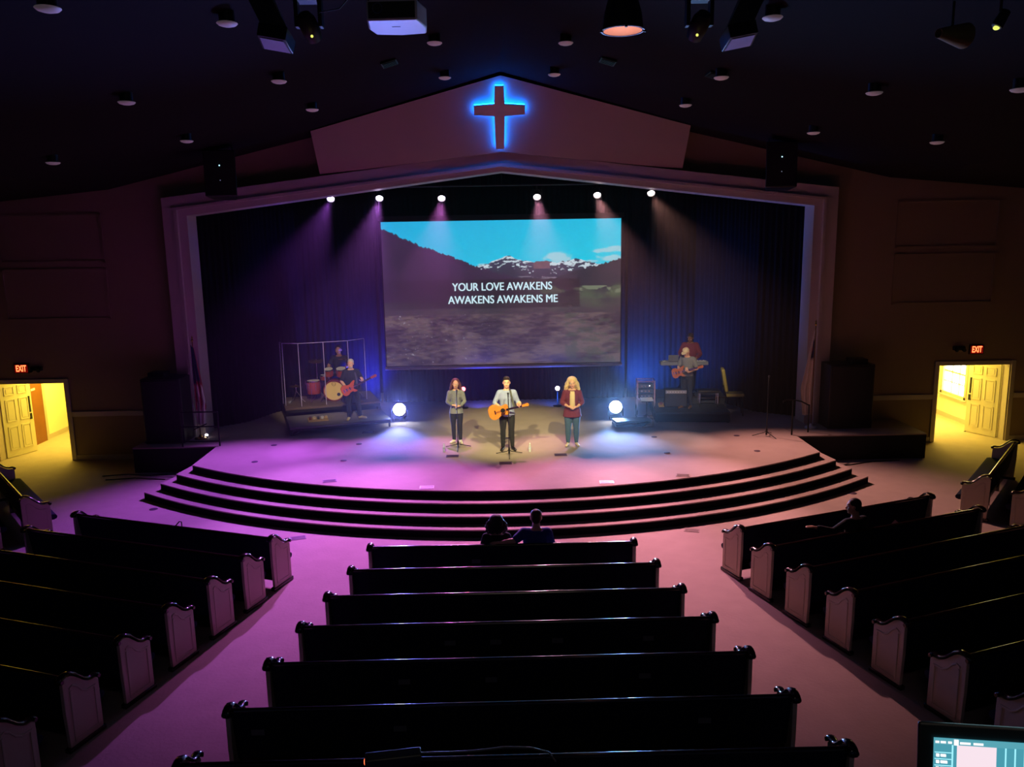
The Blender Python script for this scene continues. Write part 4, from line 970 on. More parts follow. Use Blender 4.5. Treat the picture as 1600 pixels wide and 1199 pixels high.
MB().ell((.1, -.2, .97), .008).build('indicator_light', emat('white_led', (.8, .95, 1.), 20), e)
tag(MB().box((3.95, 21.95, SH+.62), (.34, .24, .006), Matrix.Rotation(.25, 3, 'X')).build('music_sheet', mat('paper', (225, 228, 232), .8)), 'white sheet on a low stand left of the keyboard riser', 'sheet of paper')
e = empty('music_stand', (3.95, 21.97, SH), 'low music stand under the white sheet', 'music stand')
MB().box((0, -.02, .605), (.36, .26, .008), Matrix.Rotation(.25, 3, 'X')).build('desk', blk, e, smooth=False)
l = MB(); l.cyl((0, 0, .1), (0, 0, .59), .01)
for i in range(3): a = 2*pi*i/3; l.tube([(0, 0, .2), (.2*cos(a), .2*sin(a), .01)], .008)
l.build('tripod', blk, e)
c0, c1 = at(960, 668, Z=SH), at(1014, 662, Z=SH)
e = empty('equipment_case', ((c0.x+c1.x)/2, (c0.y+c1.y)/2, SH), 'low black case lying before the keyboard riser', 'case', radians(8))
MB().bx(-.50, .50, -.18, .25, 0, .10).build('case_bottom', blkp, e, bevel=.02)
MB().bx(-.50, .50, -.18, .25, .105, .17).build('case_lid', blkp, e, bevel=.02)
h_ = MB(); h_.tube([(-.08, -.18, .09), (-.07, -.22, .09), (.07, -.22, .09), (.08, -.18, .09)], .01); h_.build('handle', chrome, e)
P = at(1012, 667, Z=SH)
tag(MB().add([V((P.x+x, P.y+y, SH+z)) for x, y, z in ((-.16, -.05, 0), (.14, -.05, 0), (.20, .10, .0), (-.10, .10, 0), (-.1, -.05, .03), (.10, -.05, .06), (.18, .10, .14), (-.02, .10, .05))], [(0, 3, 2, 1), (4, 5, 6, 7), (0, 1, 5, 4), (1, 2, 6, 5), (2, 3, 7, 6), (3, 0, 4, 7)]).build('wooden_wedge', wood, smooth=False), 'small wooden wedge at the right end of the black case', 'wedge')
# yellow folding chair seen side on, facing right
P = onk(2.35, .75)
cs = at(1138, 612, Y=22.6)
e = empty('padded_chair', (6.55, 22.55, SH), 'yellow padded chair facing right beside the keyboard riser', 'chair', radians(80))
yel = mat('yellow_vinyl', (196, 180, 92), .5, var=.1)
MB().box((0, -.05, .60), (.46, .50, .09), Matrix.Rotation(-.03, 3, 'X')).build('seat', yel, e, bevel=.03)
MB().box((0, .25, 1.02), (.44, .10, .68), Matrix.Rotation(-.18, 3, 'X')).build('backrest', yel, e, bevel=.04)
for sx_ in (-1, 1):
    for y, y2 in ((-.24, -.28), (.18, .24)): MB().cyl((sx_*.2, y, .56), (sx_*.21, y2, 0.0), .013).build('leg', blk, e)
b_ = MB(); b_.tube([(-.2, .2, .56), (-.2, .30, .9)], .012); b_.tube([(.2, .2, .56), (.2, .30, .9)], .012); b_.build('back_frame', blk, e)
e = empty('piano_bench', onk(1.55, .75, KZ), 'low padded bench on the dark platform right of the guitarist', 'bench', ka)
MB().bx(-.3, .3, -.17, .17, .42, .50).build('seat', blkp, e, bevel=.02)
l = MB()
for s in (-1, 1): l.tube([(s*.25, -.15, 0.012), (s*.25, -.15, .42), (s*.25, .15, .42), (s*.25, .15, .012)], .012)
l.cyl((-.25, 0, .25), (.25, 0, .25), .01); l.build('frame', chrome, e)
# ================================================================== speakers, flags, rails
cloth_g = mat('speaker_grille', (20, 20, 26), .8, var=.4, scale=150)
def floor_speaker(x0, x1, y0, y1, h, label):
    e = empty('speaker_cabinet', ((x0+x1)/2, (y0+y1)/2, SH), label, 'loudspeaker'); w_, d_ = (x1-x0)/2, (y1-y0)/2
    MB().bx(-w_, w_, -d_+.02, d_, 0, h).build('cabinet', blkp, e, bevel=.02)
    MB().bx(-w_+.04, w_-.04, -d_, -d_+.025, .05, h-.05).build('grille', cloth_g, e, bevel=.01)
    return e
floor_speaker(-9.42, -8.40, 20.45, 21.3, 1.72, 'big black speaker cabinet on the deck left of the stage')
floor_speaker(8.52, 9.70, 20.55, 21.3, 1.72, 'big black speaker cabinet on the deck right of the stage')
for x, lab in ((-9.1, 'small black monitor box on top of the left speaker cabinet'), (9.35, 'small black monitor box on top of the right speaker cabinet')):
    e = empty('monitor_speaker', (x, 20.9, SH+1.72), lab, 'loudspeaker')
    MB().bx(-.22, .22, -.18, .2, 0, .12).build('cabinet', blkp, e, bevel=.015); MB().bx(-.2, .2, -.19, -.175, .01, .11).build('grille', cloth_g, e, smooth=False)
led_c = emat('speaker_led', (.35, .75, .9), 3); led_d = emat('speaker_led_dim', (.4, .5, .7), .8)
for s, lab in ((-1, 'left loudspeaker hanging before the header, blue pilot light'), (1, 'right loudspeaker hanging before the header, white pilot light')):
    cx0 = s*6.62; e = empty('hanging_speaker', (cx0, 19.6, 6.84), lab, 'loudspeaker', s*radians(-10), 'hanging loudspeakers')
    R_ = Matrix.Rotation(radians(-6), 3, 'X')
    sh = [(-.36, -.30), (.36, -.30), (.26, .30), (-.26, .30)]
    MB().prism(sh, lambda a, b, d: R_ @ V((a, b, d)), 0, 1.06).build('cabinet', blkp, e, bevel=.02)
    MB().prism([(-.34, -.315), (.34, -.315), (.34, -.30), (-.34, -.30)], lambda a, b, d: R_ @ V((a, b, d)), .03, 1.03).build('grille', cloth_g, e, smooth=False)
    for z, r, mm in ((.70, .014, led_c), (.36, .008, led_d)): MB().ell(R_ @ V((0, -.32, z)), r).build('pilot_light', mm, e)
    q = MB(); q.cyl((-.28, 0, 1.0), (-.28, 0, zc(6.62)-6.84), .015); q.cyl((.28, 0, 1.0), (.28, 0, zc(6.62)-6.84), .015); q.build('hanging_cable', blk, e)
tube_m = mat('black_rail', (18, 18, 22), .35, .5)
e = empty('handrail', (-7.38, 20.12, SH), 'black metal handrail beside the left speaker cabinet', 'handrail')
q = MB()
for z in (.13, .52, .90): q.tube([(0, 0, z), (-.62, 0, z), (-1.9, .02, z-.0)] if z < .5 else [(0, 0, z), (-.62, 0, z), (-.95, .0, z)], .018)
for x in (0, -.95): q.cyl((x, 0, 0), (x, 0, .90), .02)
q.tube([(-.28, -.03, .60), (-.62, -.02, .45)], .015); q.build('rail', tube_m, e)
e = empty('handrail', (7.36, 20.02, SH), 'black metal handrail curving down beside the right flag', 'handrail')
q = MB(); q.cyl((0, 0, 0), (0, 0, .93), .022); q.tube([(-.30, -.1, .86), (-.28, -.1, .92), (-.15, -.05, .95), (0, 0, .93), (.25, .1, .86), (.52, .25, .72)], .018); q.cyl((.52, .25, 0), (.52, .25, .74), .02); q.build('rail', tube_m, e)
def flag(base, H, rz, label, kind):
    e = empty('flag_on_stand', base, label, 'flag', rz)
    MB().lathe([(0, 0), (.16, 0), (.15, .03), (.05, .06), (.025, .12), (0, .12)]).build('flag_base', brass if kind == 'us' else white, e)
    MB().cyl((0, 0, .05), (0, 0, H), .014).build('flag_pole', mat('pole_wood', (120, 80, 44), .4), e)
    MB().lathe([(0, 0), (.02, .0), (.03, .03), (.012, .06), (.02, .09), (0, .16)], c=(0, 0, H)).build('finial', brass, e)
    n, mrow = 26, 22; vs = []; fs = []; col = []
    for j in range(mrow+1):
        t = j/mrow; z = H-.08-t*(H-.42)
        wd = .07+(.19 if kind == 'us' else .30)*min(1, t*1.5)*(1-.28*max(0, t-.7)/.3)
        for i in range(n+1):
            a = i/n; ph = a*2*pi*2.6
            vs.append((-.01+wd*a*(1 if kind == 'us' else 1)-.03, -.03-.055*sin(ph)*min(1, .3+t*1.5)-.02*sin(a*4), z-.10*a*(1-t)))
            if kind == 'us':
                u = (a*1.7+t*.9); 
                if t < .42 and a < .95: c = (24, 30, 72)
                elif t < .50: c = (24, 30, 72) if a < .3 else (150, 22, 34)
                else: c = (158, 26, 36) if int((a*7+t*1.4)*1.3) % 2 == 0 else (206, 196, 190)
                if t > .80: c = (206, 196, 190)
            else:
                c = (228, 216, 208)
                if .12 < t < .34 and .15 < a < .62: c = (30, 40, 92)
                if .19 < t < .27 and .35 < a < .45: c = (150, 30, 40)
            col.append(L(c))
    for j in range(mrow):
        for i in range(n): q_ = j*(n+1)+i; fs.append((q_, q_+1, q_+n+2, q_+n+1))
    o = MB().add(vs, fs).build('flag_cloth', None, e, ang=80)
    ca = o.data.color_attributes.new('cloth', 'FLOAT_COLOR', 'POINT'); ca.data.foreach_set('color', [x for c in col for x in c])
    if 'flag_cloth' not in MATS:
        m = bpy.data.materials.new('flag_cloth'); m.use_nodes = True; N = m.node_tree.nodes; A_ = N.new('ShaderNodeAttribute'); A_.attribute_name = 'cloth'
        m.node_tree.links.new(A_.outputs['Color'], N['Principled BSDF'].inputs['Base Color']); N['Principled BSDF'].inputs['Roughness'].default_value = .8; MATS['flag_cloth'] = m
    o.data.materials.append(MATS['flag_cloth']); s_ = o.modifiers.new('t', 'SOLIDIFY'); s_.thickness = .003
    return e
flag((-8.17, 20.95, SH), 2.62, 0, 'red white and blue flag drooping on a pole beside the left speaker', 'us')
flag((8.14, 20.75, SH), 2.75, radians(180), 'white flag with a blue corner drooping beside the right speaker', 'ch')
P = at(323, 684, Z=SH); e = empty('small_spotlight', P, 'tiny bright light on the deck at the foot of the left flag', 'lamp')
MB().cyl((0, 0, 0), (0, 0, .05), .03).build('base', blk, e); MB().ell((0, 0, .07), (.045, .03, .035)).build('bulb', emat('bulb', (1., .92, 1.), 5), e)
# ------------------------------------------------------------------ floor plates
def plate(P, w_, d_, m, label, cat, grp, rz=0, rnd=False):
    e = empty(cat.replace(' ', '_'), P, label, cat, rz, grp)
    if rnd: MB().lathe([(0, 0), (w_, 0), (w_, .006), (w_*.8, .01), (0, .01)]).build('cover', m, e)
    else:
        MB().bx(-w_/2, w_/2, -d_/2, d_/2, 0, .008).build('frame', m, e, smooth=False); q = MB()
        for i in range(5): q.bx(-w_/2+.02, w_/2-.02, -d_/2+d_*(i+.7)/6, -d_/2+d_*(i+1.)/6, .008, .012)
        q.build('grille', m, e, smooth=False)
    return e
pk_d = mat('dark_floor_box', (66, 46, 70), .6); pk_l = mat('pale_vent', (214, 206, 210), .5)
for (u, v), lab in (((707, 713), 'dark floor box in front of the left singer stand'), ((790, 724), 'dark floor box in front of the centre stand'), ((876, 711), 'dark floor box in front of the blond singer'), ((575, 676), 'dark floor box before the low platform')):
    plate(at(u, v, Z=SH), .30, .20, pk_d, lab, 'floor box', 'dark floor boxes')
for (u, v), lab, m_, z, r in (((667, 762), 'pale vent on the stage edge, left of centre', pk_l, SH, .05), ((515, 752), 'purplish vent on the stage edge at the left', mat('lilac_vent', (130, 106, 130), .6), SH, .25), ((948, 754), 'pale vent on the stage edge, right of centre', pk_l, SH, -.05), ((1067, 743), 'dull vent on the stage edge at the right', mat('dull_vent', (150, 130, 124), .6), SH, -.25),
                              ((466, 841), 'vent in the carpet left of the front steps', mat('lilac_vent', (120, 96, 130), .6), 0, .3), ((1081, 829), 'vent in the carpet right of the front steps', mat('dull_vent', (140, 120, 110), .6), 0, -.3)):
    plate(at(u, v, Z=z), .30, .20, m_, lab, 'floor vent', 'floor vents', r)
DL = ['far left back', 'far left front', 'left of centre back', 'left of centre front', 'right of centre back', 'right of centre front', 'far right back', 'far right front']
for (u, v), lab in zip(((428, 696), (398, 722), (561, 694), (537, 720), (1022, 683), (1042, 708), (1151, 681), (1183, 705)), DL):
    plate(at(u, v, Z=SH), .075, 0, pk_d, 'small round floor socket in the stage carpet, '+lab, 'floor socket', 'round floor sockets', 0, True)
for (u, v), lab in (((240, 796), 'small round floor socket at the foot of the left step corner'), ((1332, 771), 'small round floor socket at the foot of the right step corner')):
    plate(at(u, v, Z=0), .09, 0, pk_d, lab, 'floor socket', 'round floor sockets', 0, True)
q = MB(); P0, P1, P2, P3_ = at(1290, 731, Z=0), at(1330, 727, Z=0), at(1362, 722, Z=0), at(1405, 720, Z=0)
tag(q.tube([(p.x, p.y, .012) for p in (P0, P1, P2, P3_)], .012).build('cable', blkp), 'thin cable on the carpet running to the right deck', 'cable')
for k_, pts in enumerate((((160, 745), (200, 742), (235, 744), (262, 742)), ((165, 751), (210, 748), (258, 750)))):
    q = MB(); tag(q.tube([(p.x, p.y, .012) for p in (at(u, v, Z=0) for u, v in pts)], .012).build('cable', blkp), ['upper', 'lower'][k_]+' of two thin cables on the carpet left of the steps', 'cable')
# ------------------------------------------------------------------ exit signs
for s, (u, v) in ((-1, (33, 576.5)), (1, (1526.5, 546.5))):
    P = at(u, v, Y=YW-.06); e = empty('exit_sign', P, 'lit red EXIT sign over the %s doorway' % ('left' if s < 0 else 'right'), 'sign')
    MB().bx(-.20, .20, -.0, .06, -.13, .13).build('sign_box', mat('sign_dark', (70, 10, 8), .5), e, bevel=.01)
    text_obj('EXIT', 'letters', emat('exit_red', (1., .10, .03), 5.5), e, .27, .17, (0, -.006, 0), bold=.02)
    MB().bx(-.17, .17, -.0045, -.001, -.105, .105).build('lit_face', emat('exit_face', (.85, .02, .01), .16), e, smooth=False)
    P = at(55, 577, Y=YW-.08) if s < 0 else at(1500, 545, Y=YW-.08)
    e = empty('emergency_lamp', P, 'dark emergency lamp beside the %s EXIT sign' % ('left' if s < 0 else 'right'), 'emergency lamp')
    MB().bx(-.16, .16, 0, .08, -.05, .05).build('housing', blkp, e, bevel=.01)
    for x in (-.1, .1): MB().lathe([(0, 0), (.04, 0), (.05, -.05), (0, -.055)], c=(x, 0, -.04), ax='y').build('lamp_head', blkp, e)
# ================================================================== ceiling fittings
DLT = [((355, 39), 'first row, left of the projector'), ((1207, 30), 'first row, right of the black dome lamp'), ((679, 69), 'beside the projector'), ((884, 69), 'left of the black dome lamp'),
       ((436, 129), 'second row, left of the gable'), ((1127, 123), 'second row, right of the gable'), ((695, 123), 'close to the gable peak, left'), ((866, 118), 'close to the gable peak, right'),
       ((488, 173), 'above the left corner of the gable panel'), ((1071, 166), 'above the right corner of the gable panel'), ((198, 162), 'far left, second row'), ((1366, 147), 'far right, second row'),
       ((292, 222), 'beside the left hanging speaker'), ((1271, 209), 'beside the right hanging speaker'), ((83, 256), 'above the left wall panels'), ((1464, 224), 'above the right wall panels'), ((75, 16), 'in the top left corner'), ((1594, 142), 'at the right edge of the photo')]
lensm = mat('frosted_lens', (226, 214, 218), .5, emit=.035, var=.05)
for (u, v), lab in DLT:
    lo = at_ceiling(u, v, .15); zt = zc(lo.x)
    e = empty('ceiling_downlight', (lo.x, lo.y, zt-.12), 'round ceiling downlight with pale lens, '+lab, 'ceiling light', 0, 'ceiling downlights')
    MB().lathe([(0, .16), (.10, .16), (.10, .0), (.085, -.02), (0, -.02)]).build('can', blk, e)
    MB().lathe([(.0, -.055), (.06, -.05), (.11, -.035), (.135, -.012), (.13, -.004), (0, -.004)]).build('lens', lensm, e)
for (u, v), lab in (((608, 97), 'small dark ceiling vent left of the peak'), ((950, 94), 'small dark ceiling vent right of the peak'), ((1118, 116), 'small dark ceiling vent by the right downlight')):
    P = at_ceiling(u, v); sl = -.29 if P.x > 0 else .29
    e = empty('ceiling_vent', (P.x, P.y, zc(P.x)-.01), lab, 'vent', 0, 'ceiling vents'); e.rotation_euler = (0, atan2(-sl, 1), 0)
    MB().bx(-.15, .15, -.2, .2, -.03, 0).build('frame', blk, e, smooth=False); q = MB()
    for i in range(5): q.bx(-.13, .13, -.16+.07*i, -.13+.07*i, -.045, -.03)
    q.build('louvre', blk, e, smooth=False)
# projector
pj = empty('projector', (-1.33, 9.85, 8.29), 'white projector hung upside down from the ceiling', 'projector', radians(-3))
MB().prism([(-.29, .0), (.29, .0), (.35, .40), (.31, .66), (0, .72), (-.31, .66), (-.35, .40)], lambda a, b, d: V((a, b, d)), 0, .23).build('housing', white, pj, bevel=.02)
MB().bx(-.27, .27, -.012, .01, .02, .20).build('rear_panel', mat('rear_panel', (36, 42, 36), .5, var=.3), pj, bevel=.005)
q = MB()
for x in (-.2, -.12, .02, .08, .14): MB().bx(x-.015, x+.015, -.02, -.008, .04, .07).build('socket', blkp, pj, smooth=False)
q.lathe([(.05, -.02), (.06, -.02), (.06, -.01), (.05, -.01)], c=(-.16, 0, .13), ax='y'); q.build('fan_ring', chrome, pj, smooth=False)
MB().bx(-.05, .05, .28, .31, -.004, .002).build('name_badge', mat('badge_grey', (120, 120, 125), .4), pj, smooth=False)
MB().lathe([(.09, 0), (.08, .06), (0, .06)], c=(.1, .68, .12), ax='y').build('lens', blkp, pj)
q = MB(); q.cyl((0, .3, .22), (0, .3, zc(1.3)-8.29), .025); q.bx(-.15, .15, .15, .45, .23, .25); q.build('ceiling_mount', blk, pj)
q = MB(); tag(q.tube([(-1.58, 9.9, 8.40), (-1.62, 9.8, 8.75), (-1.75, 9.9, 8.62), (-1.95, 10.0, 8.46), (-2.25, 10.3, 8.50), (-2.35, 10.6, 8.9)], .007).build('cable', blkp), 'thin cable drooping left of the projector', 'cable')
# black dome lamp
P = at(973, 49, Y=10.6); e = empty('dome_lamp', P, 'black dome work light with a coppery inside', 'ceiling light')
MB().lathe([(.255, 0), (.25, .06), (.235, .2), (.19, .36), (.12, .44), (.06, .46), (.055, .44), (.11, .42), (.18, .34), (.225, .2), (.24, .05), (.245, 0)], n=40).build('shade', blkp, e, ang=60)
MB().lathe([(.244, .004), (.239, .05), (.224, .2), (.178, .34), (.10, .42), (0, .43), (0, .425), (.10, .415), (.17, .335), (.218, .2), (.234, .05), (.24, .004)], n=40).build('copper_lining', mat('copper', (236, 186, 166), .5, .0), e, ang=60)
MB().lathe([(.245, 0), (.27, 0), (.27, .012), (.245, .012)], n=40).build('rim', white, e)
for a in (-.1, pi+.1, -pi/2): MB().box((.27*cos(a), .27*sin(a), 0), (.03, .03, .03)).build('clip', blk, e, smooth=False)
MB().lathe([(0, 0), (.05, .02), (.06, .1), (.03, .16), (0, .18)], c=(0, 0, .2)).build('bulb', emat('dim_bulb', (1., .55, .42), .8), e)
bl = bpy.data.lights.new('dome_light', 'POINT'); bl.energy = 1.5; bl.color = (1., .74, .68); bl.shadow_soft_size = .05; bo = bpy.data.objects.new('dome_light', bl); COL.objects.link(bo); bo.location = (P.x, P.y, P.z+.13)
MB().cyl((0, 0, .45), (0, 0, zc(P.x)-P.z), .02).build('rod', blk, e)
# flood panels and moving heads on both sides
for s in (-1, 1):
    P = at(428, 68, Y=10.3) if s < 0 else at(1158, 64, Y=10.3); sd = 'left' if s < 0 else 'right'
    e = empty('flood_light', P, 'dark ceiling flood light with a pale face, '+('left of the projector' if s < 0 else 'right of the dome lamp'), 'ceiling light', 0, 'flood lights')
    R_ = Matrix.Rotation(-s*.18, 3, 'Y') @ Matrix.Rotation(-.22, 3, 'X')
    fB = lambda a, b, d: R_ @ V((a, b, d))
    MB().prism([(-.17, -.16), (.17, -.16), (.19, .22), (-.19, .22)], fB, 0, .16).build('housing', blk, e, bevel=.01)
    MB().prism([(-.14, -.11), (.14, -.11), (.16, .19), (-.16, .19)], fB, -.008, 0).build('glass', mat('flood_glass', (190, 180, 215), .4), e, smooth=False)
    MB().loft([[R_ @ V((x, y, .16)) for x, y in ((-.16, -.14), (.16, -.14), (.16, .18), (-.16, .18))], [V((x+s*.16, y-.05, .62)) for x, y in ((-.14, -.12), (.14, -.12), (.14, .12), (-.14, .12))]]).build('body', blk, e, smooth=False)
    MB().cyl((s*.16, -.05, .6), (s*.16, -.05, zc(P.x+s*.16)-P.z), .04).build('ceiling_mount', blk, e)
    P = at(484, 50, Y=10.9) if s < 0 else at(1092, 48, Y=10.9)
    e = empty('moving_head_light', P, 'black moving head light with a yellow glint, '+('left side' if s < 0 else 'right side'), 'stage light', 0, 'moving head lights')
    MB().bx(-.16, .16, -.14, .14, .36, .50).build('base', blkp, e, bevel=.015)
    for x in (-.15, .15): MB().bx(x-.025, x+.025, -.07, .07, .05, .38).build('yoke_arm', blkp, e, bevel=.01)
    d = (V((s*.35, 20.3, 1.0))-P).normalized(); rot = d.to_track_quat('Z', 'Y').to_matrix()
    MB().lathe([(0, -.18), (.08, -.18), (.115, -.1), (.12, .05), (.10, .18), (.085, .18), (.08, .14), (0, .14)], c=(0, 0, .06), rot=rot).build('head', blkp, e)
    MB().lathe([(0, .185), (.05, .18), (.078, .165), (.078, .15), (0, .15)], c=(0, 0, .06), rot=rot).build('lens', emat('head_lens', (.9, .85, .25), 1.6), e)
    MB().cyl((0, 0, .50), (0, 0, zc(abs(P.x)+.2)-P.z-.01), .03).build('clamp', blk, e)
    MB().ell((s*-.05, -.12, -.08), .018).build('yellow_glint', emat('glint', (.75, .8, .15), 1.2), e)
P = at_ceiling(1487, 54, .42); e = empty('horn_lamp', P, 'dim tan lamp shade near the top right corner', 'ceiling light', radians(20))
MB().lathe([(.14, .20), (.10, .02), (.05, -.20), (.045, -.20), (.095, .02), (.135, .20)], ax='x').build('shade', mat('tan_shade', (110, 92, 60), .5), e)
MB().cyl((0, 0, .05), (0, 0, zc(abs(P.x)+.2)-P.z-.02), .015).build('rod', blk, e)
P = at_ceiling(1562, 34, .35); e = empty('small_spotlight', P, 'small ceiling spotlight with a yellow glint in the top right corner', 'ceiling light')
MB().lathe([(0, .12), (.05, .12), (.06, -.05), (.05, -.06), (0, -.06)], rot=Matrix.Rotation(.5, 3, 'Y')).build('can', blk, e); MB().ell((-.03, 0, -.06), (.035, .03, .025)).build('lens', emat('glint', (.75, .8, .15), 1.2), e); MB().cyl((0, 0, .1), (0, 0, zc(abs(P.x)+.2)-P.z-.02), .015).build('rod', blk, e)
# ================================================================== listeners in the pews
def sit(**k):
    d = dict(pelvis=(0, .02, .29), chest=(0, .06, .475), neck=(0, .055, .605), head=(0, .045, .69), shl=(-.096, .055, .555), shr=(.096, .055, .555),
             hpl=(-.055, 0, .275), hpr=(.055, 0, .275), knl=(-.07, -.24, .285), knr=(.07, -.24, .285), anl=(-.07, -.22, .045), anr=(.07, -.22, .045),
             ell=(-.14, .0, .40), elr=(.14, .0, .40), wrl=(-.08, -.14, .36), wrr=(.08, -.14, .36), hdl=(.3, -1, -.2), hdr=(-.3, -1, -.2), pnl=(0, 0, -1), pnr=(0, 0, -1), thl=(1, 0, 0), thr=(-1, 0, 0))
    d.update(k); return d
a1, _, _ = person('person', (-.27, 12.56, 0), pi, 'person with dark curly hair in a black top seated left in the front centre pew', 1.78,
    sit(), skin_t, mat('black_top', (20, 20, 24), .9), black_c, boot, ('bob', dark_h), fem=True, vox=.011)
a2, _, _ = person('person', (.38, 12.56, 0), pi, 'person in a blue tee seated right in the front centre pew, arm along the back', 1.88,
    sit(ell=(-.14, .0, .40), shr=(.11, .06, .56), elr=(.19, .125, .515), wrr=(.315, .135, .503), hdr=(1, .05, -.02), pnr=(0, -.3, -1), thr=(0, -1, 0), curl=.25),
    skin_l, mat('blue_tee', (42, 54, 140), .9, var=.1), black_c, boot, ('short', mat('auburn_hair', (88, 56, 50), .6, var=.3, scale=40)), w=1.08, vox=.011, sleeve=.8)
hd3 = at(1341, 800, Y=12.85)
a3, _, _ = person('person', (5.72, 12.80, 0), pi+radians(20), 'person in black seated alone in the second pew right of centre, arm stretched out', 1.84,
    sit(elr=(.20, .0, .47), wrr=(.33, -.08, .50), hdr=(1, -.3, .2), pnr=(0, -.3, -1), thr=(0, -1, 0), curl=.3, look=(.8, -.8, -.1), head=(.01, .03, .69)),
    skin_t, mat('black_top', (20, 20, 24), .9), black_c, boot, ('short', dark_h), vox=.011, sleeve=1.8)
# small things left in the pews
P = at(280, 822, Z=.98); q = MB()
q.tube([(P.x-.12, P.y, .965), (P.x-.06, P.y+.01, .985), (P.x, P.y+.02, 1.05), (P.x+.045, P.y, 1.05), (P.x+.05, P.y-.01, .97)], .010)
tag(q.build('bag_strap', blkp), 'thin dark strap looping over the first left pew', 'strap')
P = at(1397, 821, Z=.80); hf = at(1397, 821, Y=13.15)
e = empty('folded_paper', (hf.x, hf.y, hf.z), 'crumpled pale paper on the second right pew', 'paper')
MB().add([V((-.07, 0, 0)), V((0, .03, .02)), V((.07, 0, .05)), V((0, -.02, .11)), V((-.03, .01, -.01)), V((.03, -.03, .03))], [(0, 1, 3), (1, 2, 3), (0, 4, 1), (1, 5, 2), (0, 3, 5), (4, 5, 1)]).build('sheet', mat('pink_paper', (230, 180, 175), .8), e, smooth=False)
# ================================================================== balcony front, monitor, receiver
LZ = 5.02
struct(MB().bx(-4.5, 4.5, .72, 1.0, 3.6, LZ).build('balcony_front', mat('balcony_black', (16, 14, 20), .6, var=.2), bevel=.015))
struct(MB().bx(-6, 6, -4.9, .72, 3.4, 3.6).build('balcony_floor', carpet, smooth=False))
for x, nm in ((-6, 'left'), (6, 'right')): struct(MB().bx(min(x, x*.983), max(x, x*.983), -4.9, 1.0, 0, 3.4).build('column_'+nm, wallm, smooth=False))
e = empty('sound_desk', (.62, .42, 3.6), 'black sound desk on the balcony under the monitor', 'desk')
MB().bx(-.7, .9, -.25, .22, 1.35, 1.40).build('desk_top', blkp, e, bevel=.01)
for x in (-.65, .85):
    for y in (-.2, .18): MB().bx(x-.03, x+.03, y-.03, y+.03, 0, 1.35).build('leg', blk, e, smooth=False)
# monitor: top edge found on its height, turned towards the desk
mz = 5.385; A_ = at(1429, 1124, Z=mz); B_ = at(1600, 1134.5, Z=mz)
mdx = (B_-A_); mdx.z = 0; mdx.normalize(); ang_ = atan2(mdx.y, mdx.x)
mo = empty('computer_monitor', (A_.x+mdx.x*.27, A_.y+mdx.y*.27, 5.0), 'computer monitor showing audio tracks, in the lower right corner', 'monitor', ang_)
tilt = Matrix.Rotation(radians(-8), 3, 'X'); MW, MH = .54, .33
def mp(x, y, z): return tilt @ V((x-MW/2, y, z-MH)) + V((.004, 0, mz-5.0-.003))
def mbox(x0, x1, y0, y1, z0, z1): 
    return MB().add([mp(x, y, z) for x in (x0, x1) for y in (y0, y1) for z in (z0, z1)], [(0, 1, 3, 2), (4, 6, 7, 5), (0, 4, 5, 1), (2, 3, 7, 6), (0, 2, 6, 4), (1, 5, 7, 3)])
mbox(.06, MW-.06, .004, .03, .02, MH-.06).build('rear_housing', blkp, mo, smooth=False)
mbox(0, MW, 0, .005, 0, MH).build('bezel', blkp, mo, bevel=.002)
def face(x0, x1, z0, z1, n, m, d=.0): return mbox(x0, x1, -.0012-d, -.0002-d, z0, z1).build(n, m, mo, smooth=False)
bz0 = .012
teal = emat('screen_teal', (.07, .33, .42), 1.); teal_l = emat('screen_teal_light', (.35, .85, .95), 1.1); pink = emat('screen_pink', (.95, .78, .86), 1.); wht = emat('screen_white', (.95, .97, 1.), 1.1); tealb = emat('screen_bar', (.10, .38, .46), 1.)
sc_ = face(.012, MW-.012, .012, MH-.012, 'display', teal)
def disp(x0, x1, y0, y1, n, m, d=.0010):   # y measured down from the top of the display
    x0, x1, y0, y1 = x0*.6, x1*.6, y0*.6, y1*.6
    mbox(.012+x0, .012+x1, -.0014-d, -.0012, MH-.012-y1, MH-.012-y0).build(n, m, sc_, smooth=False)
disp(0, (MW-.024)/.6, 0, .008, 'menu_bar', tealb)
for x0, x1 in ((.001, .006), (.008, .015), (.018, .023), (.034, .048), (.052, .065)): disp(x0, x1, .003, .006, 'menu_text', wht, .0016)
disp(.026, .032, 0, .008, 'menu_tab', wht, .0016)
disp(.024, .0255, .008, .5, 'divider', teal_l)
for i in range(30):
    disp(.001, .0235, .020+.0095*i, .0205+.0095*i, 'row_line', teal_l); disp(.003, .007, .0225+.0095*i, .0265+.0095*i, 'row_mark', wht); disp(.009, .016+.004*((i*7) % 3)/2, .0228+.0095*i, .0262+.0095*i, 'row_text', wht)
disp(.031, .083, .008, .50, 'track_block', pink)
for i in range(3): disp(.095+.0125*i, .0962+.0125*i, .008, .50, 'track_line', teal_l)
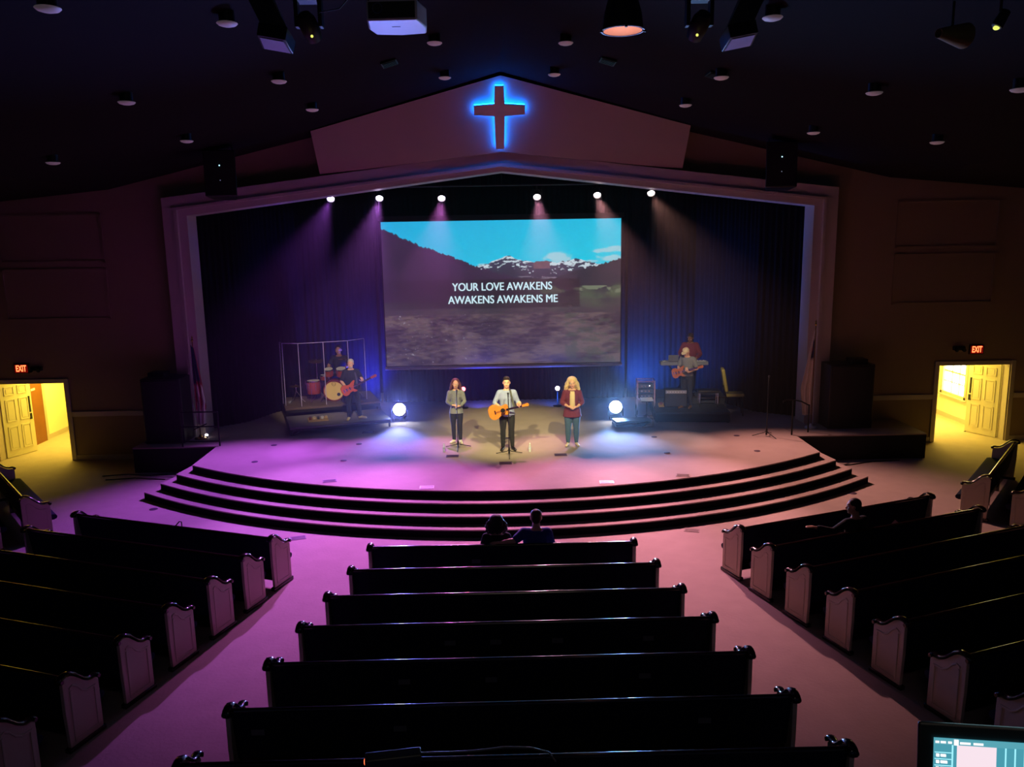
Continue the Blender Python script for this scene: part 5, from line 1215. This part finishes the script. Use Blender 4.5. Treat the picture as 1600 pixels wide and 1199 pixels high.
disp(.133, .185, .008, .50, 'track_block', pink); disp(.22, .27, .008, .50, 'track_block', pink); disp(.32, .40, .008, .50, 'track_block', pink); disp(.5, .8, .008, .50, 'track_block', pink)
mo_s = MB(); mo_s.lathe([(0, 0), (.12, 0), (.12, .012), (.03, .02), (0, .02)], c=(0, .06, 0)); mo_s.bx(-.03, .03, .05, .07, .01, .25); mo_s.build('monitor_stand', blk, mo)
area('monitor_glow', tuple(V((A_.x, A_.y, mz-.12))+mdx*.27+V((mdx.y*.05, -mdx.x*.05, 0))), tuple(V((A_.x, A_.y, mz))+V((mdx.y, -mdx.x, 0))), (.5, .9, 1.), .8, .5, .3)
# little wireless pack with a red light and its cable, on the balcony front
PA = at(570, 1187, Z=LZ+.012); PB = at(658, 1177, Z=LZ+.012); dx_ = PB-PA; dx_.z = 0; ln = dx_.length
e = empty('wireless_pack', (PA.x, PA.y, LZ), 'small black pack with a red light on the balcony front', 'electronic device', atan2(dx_.y, dx_.x))
MB().bx(0, ln, -.011, .011, 0, .016).build('case', blkp, e, bevel=.002)
MB().ell((.0, -.002, .009), (.0015, .004, .005)).build('red_light', emat('red_led', (1., .12, .04), 3), e)
q = MB(); pts = [at(u, v, Z=LZ+.006) for u, v in ((658, 1177), (700, 1176), (740, 1174), (790, 1168), (830, 1169), (858, 1176), (868, 1190))]
tag(q.tube([tuple(p) for p in pts], .0016).build('cable', mat('shiny_cable', (60, 60, 66), .25, spec=.8)), 'thin shiny cable curving right from the small black pack', 'cable')
# ================================================================== stage haze
hz = MB().prism([(-8.05, .70), (8.05, .70), (8.05, 6.45), (0, 7.42), (-8.05, 6.45)], F_, 16.5, 25.9).build('haze', None, smooth=False)
tag(hz, 'thin haze in the air over the stage', 'haze', kind='stuff')
m = bpy.data.materials.new('haze'); m.use_nodes = True; N = m.node_tree.nodes; N.remove(N['Principled BSDF'])
vsn = N.new('ShaderNodeVolumeScatter'); vsn.inputs['Color'].default_value = (1, 1, 1, 1); vsn.inputs['Density'].default_value = .0024; vsn.inputs['Anisotropy'].default_value = .55
m.node_tree.links.new(vsn.outputs[0], N['Material Output'].inputs['Volume']); hz.data.materials.append(m)
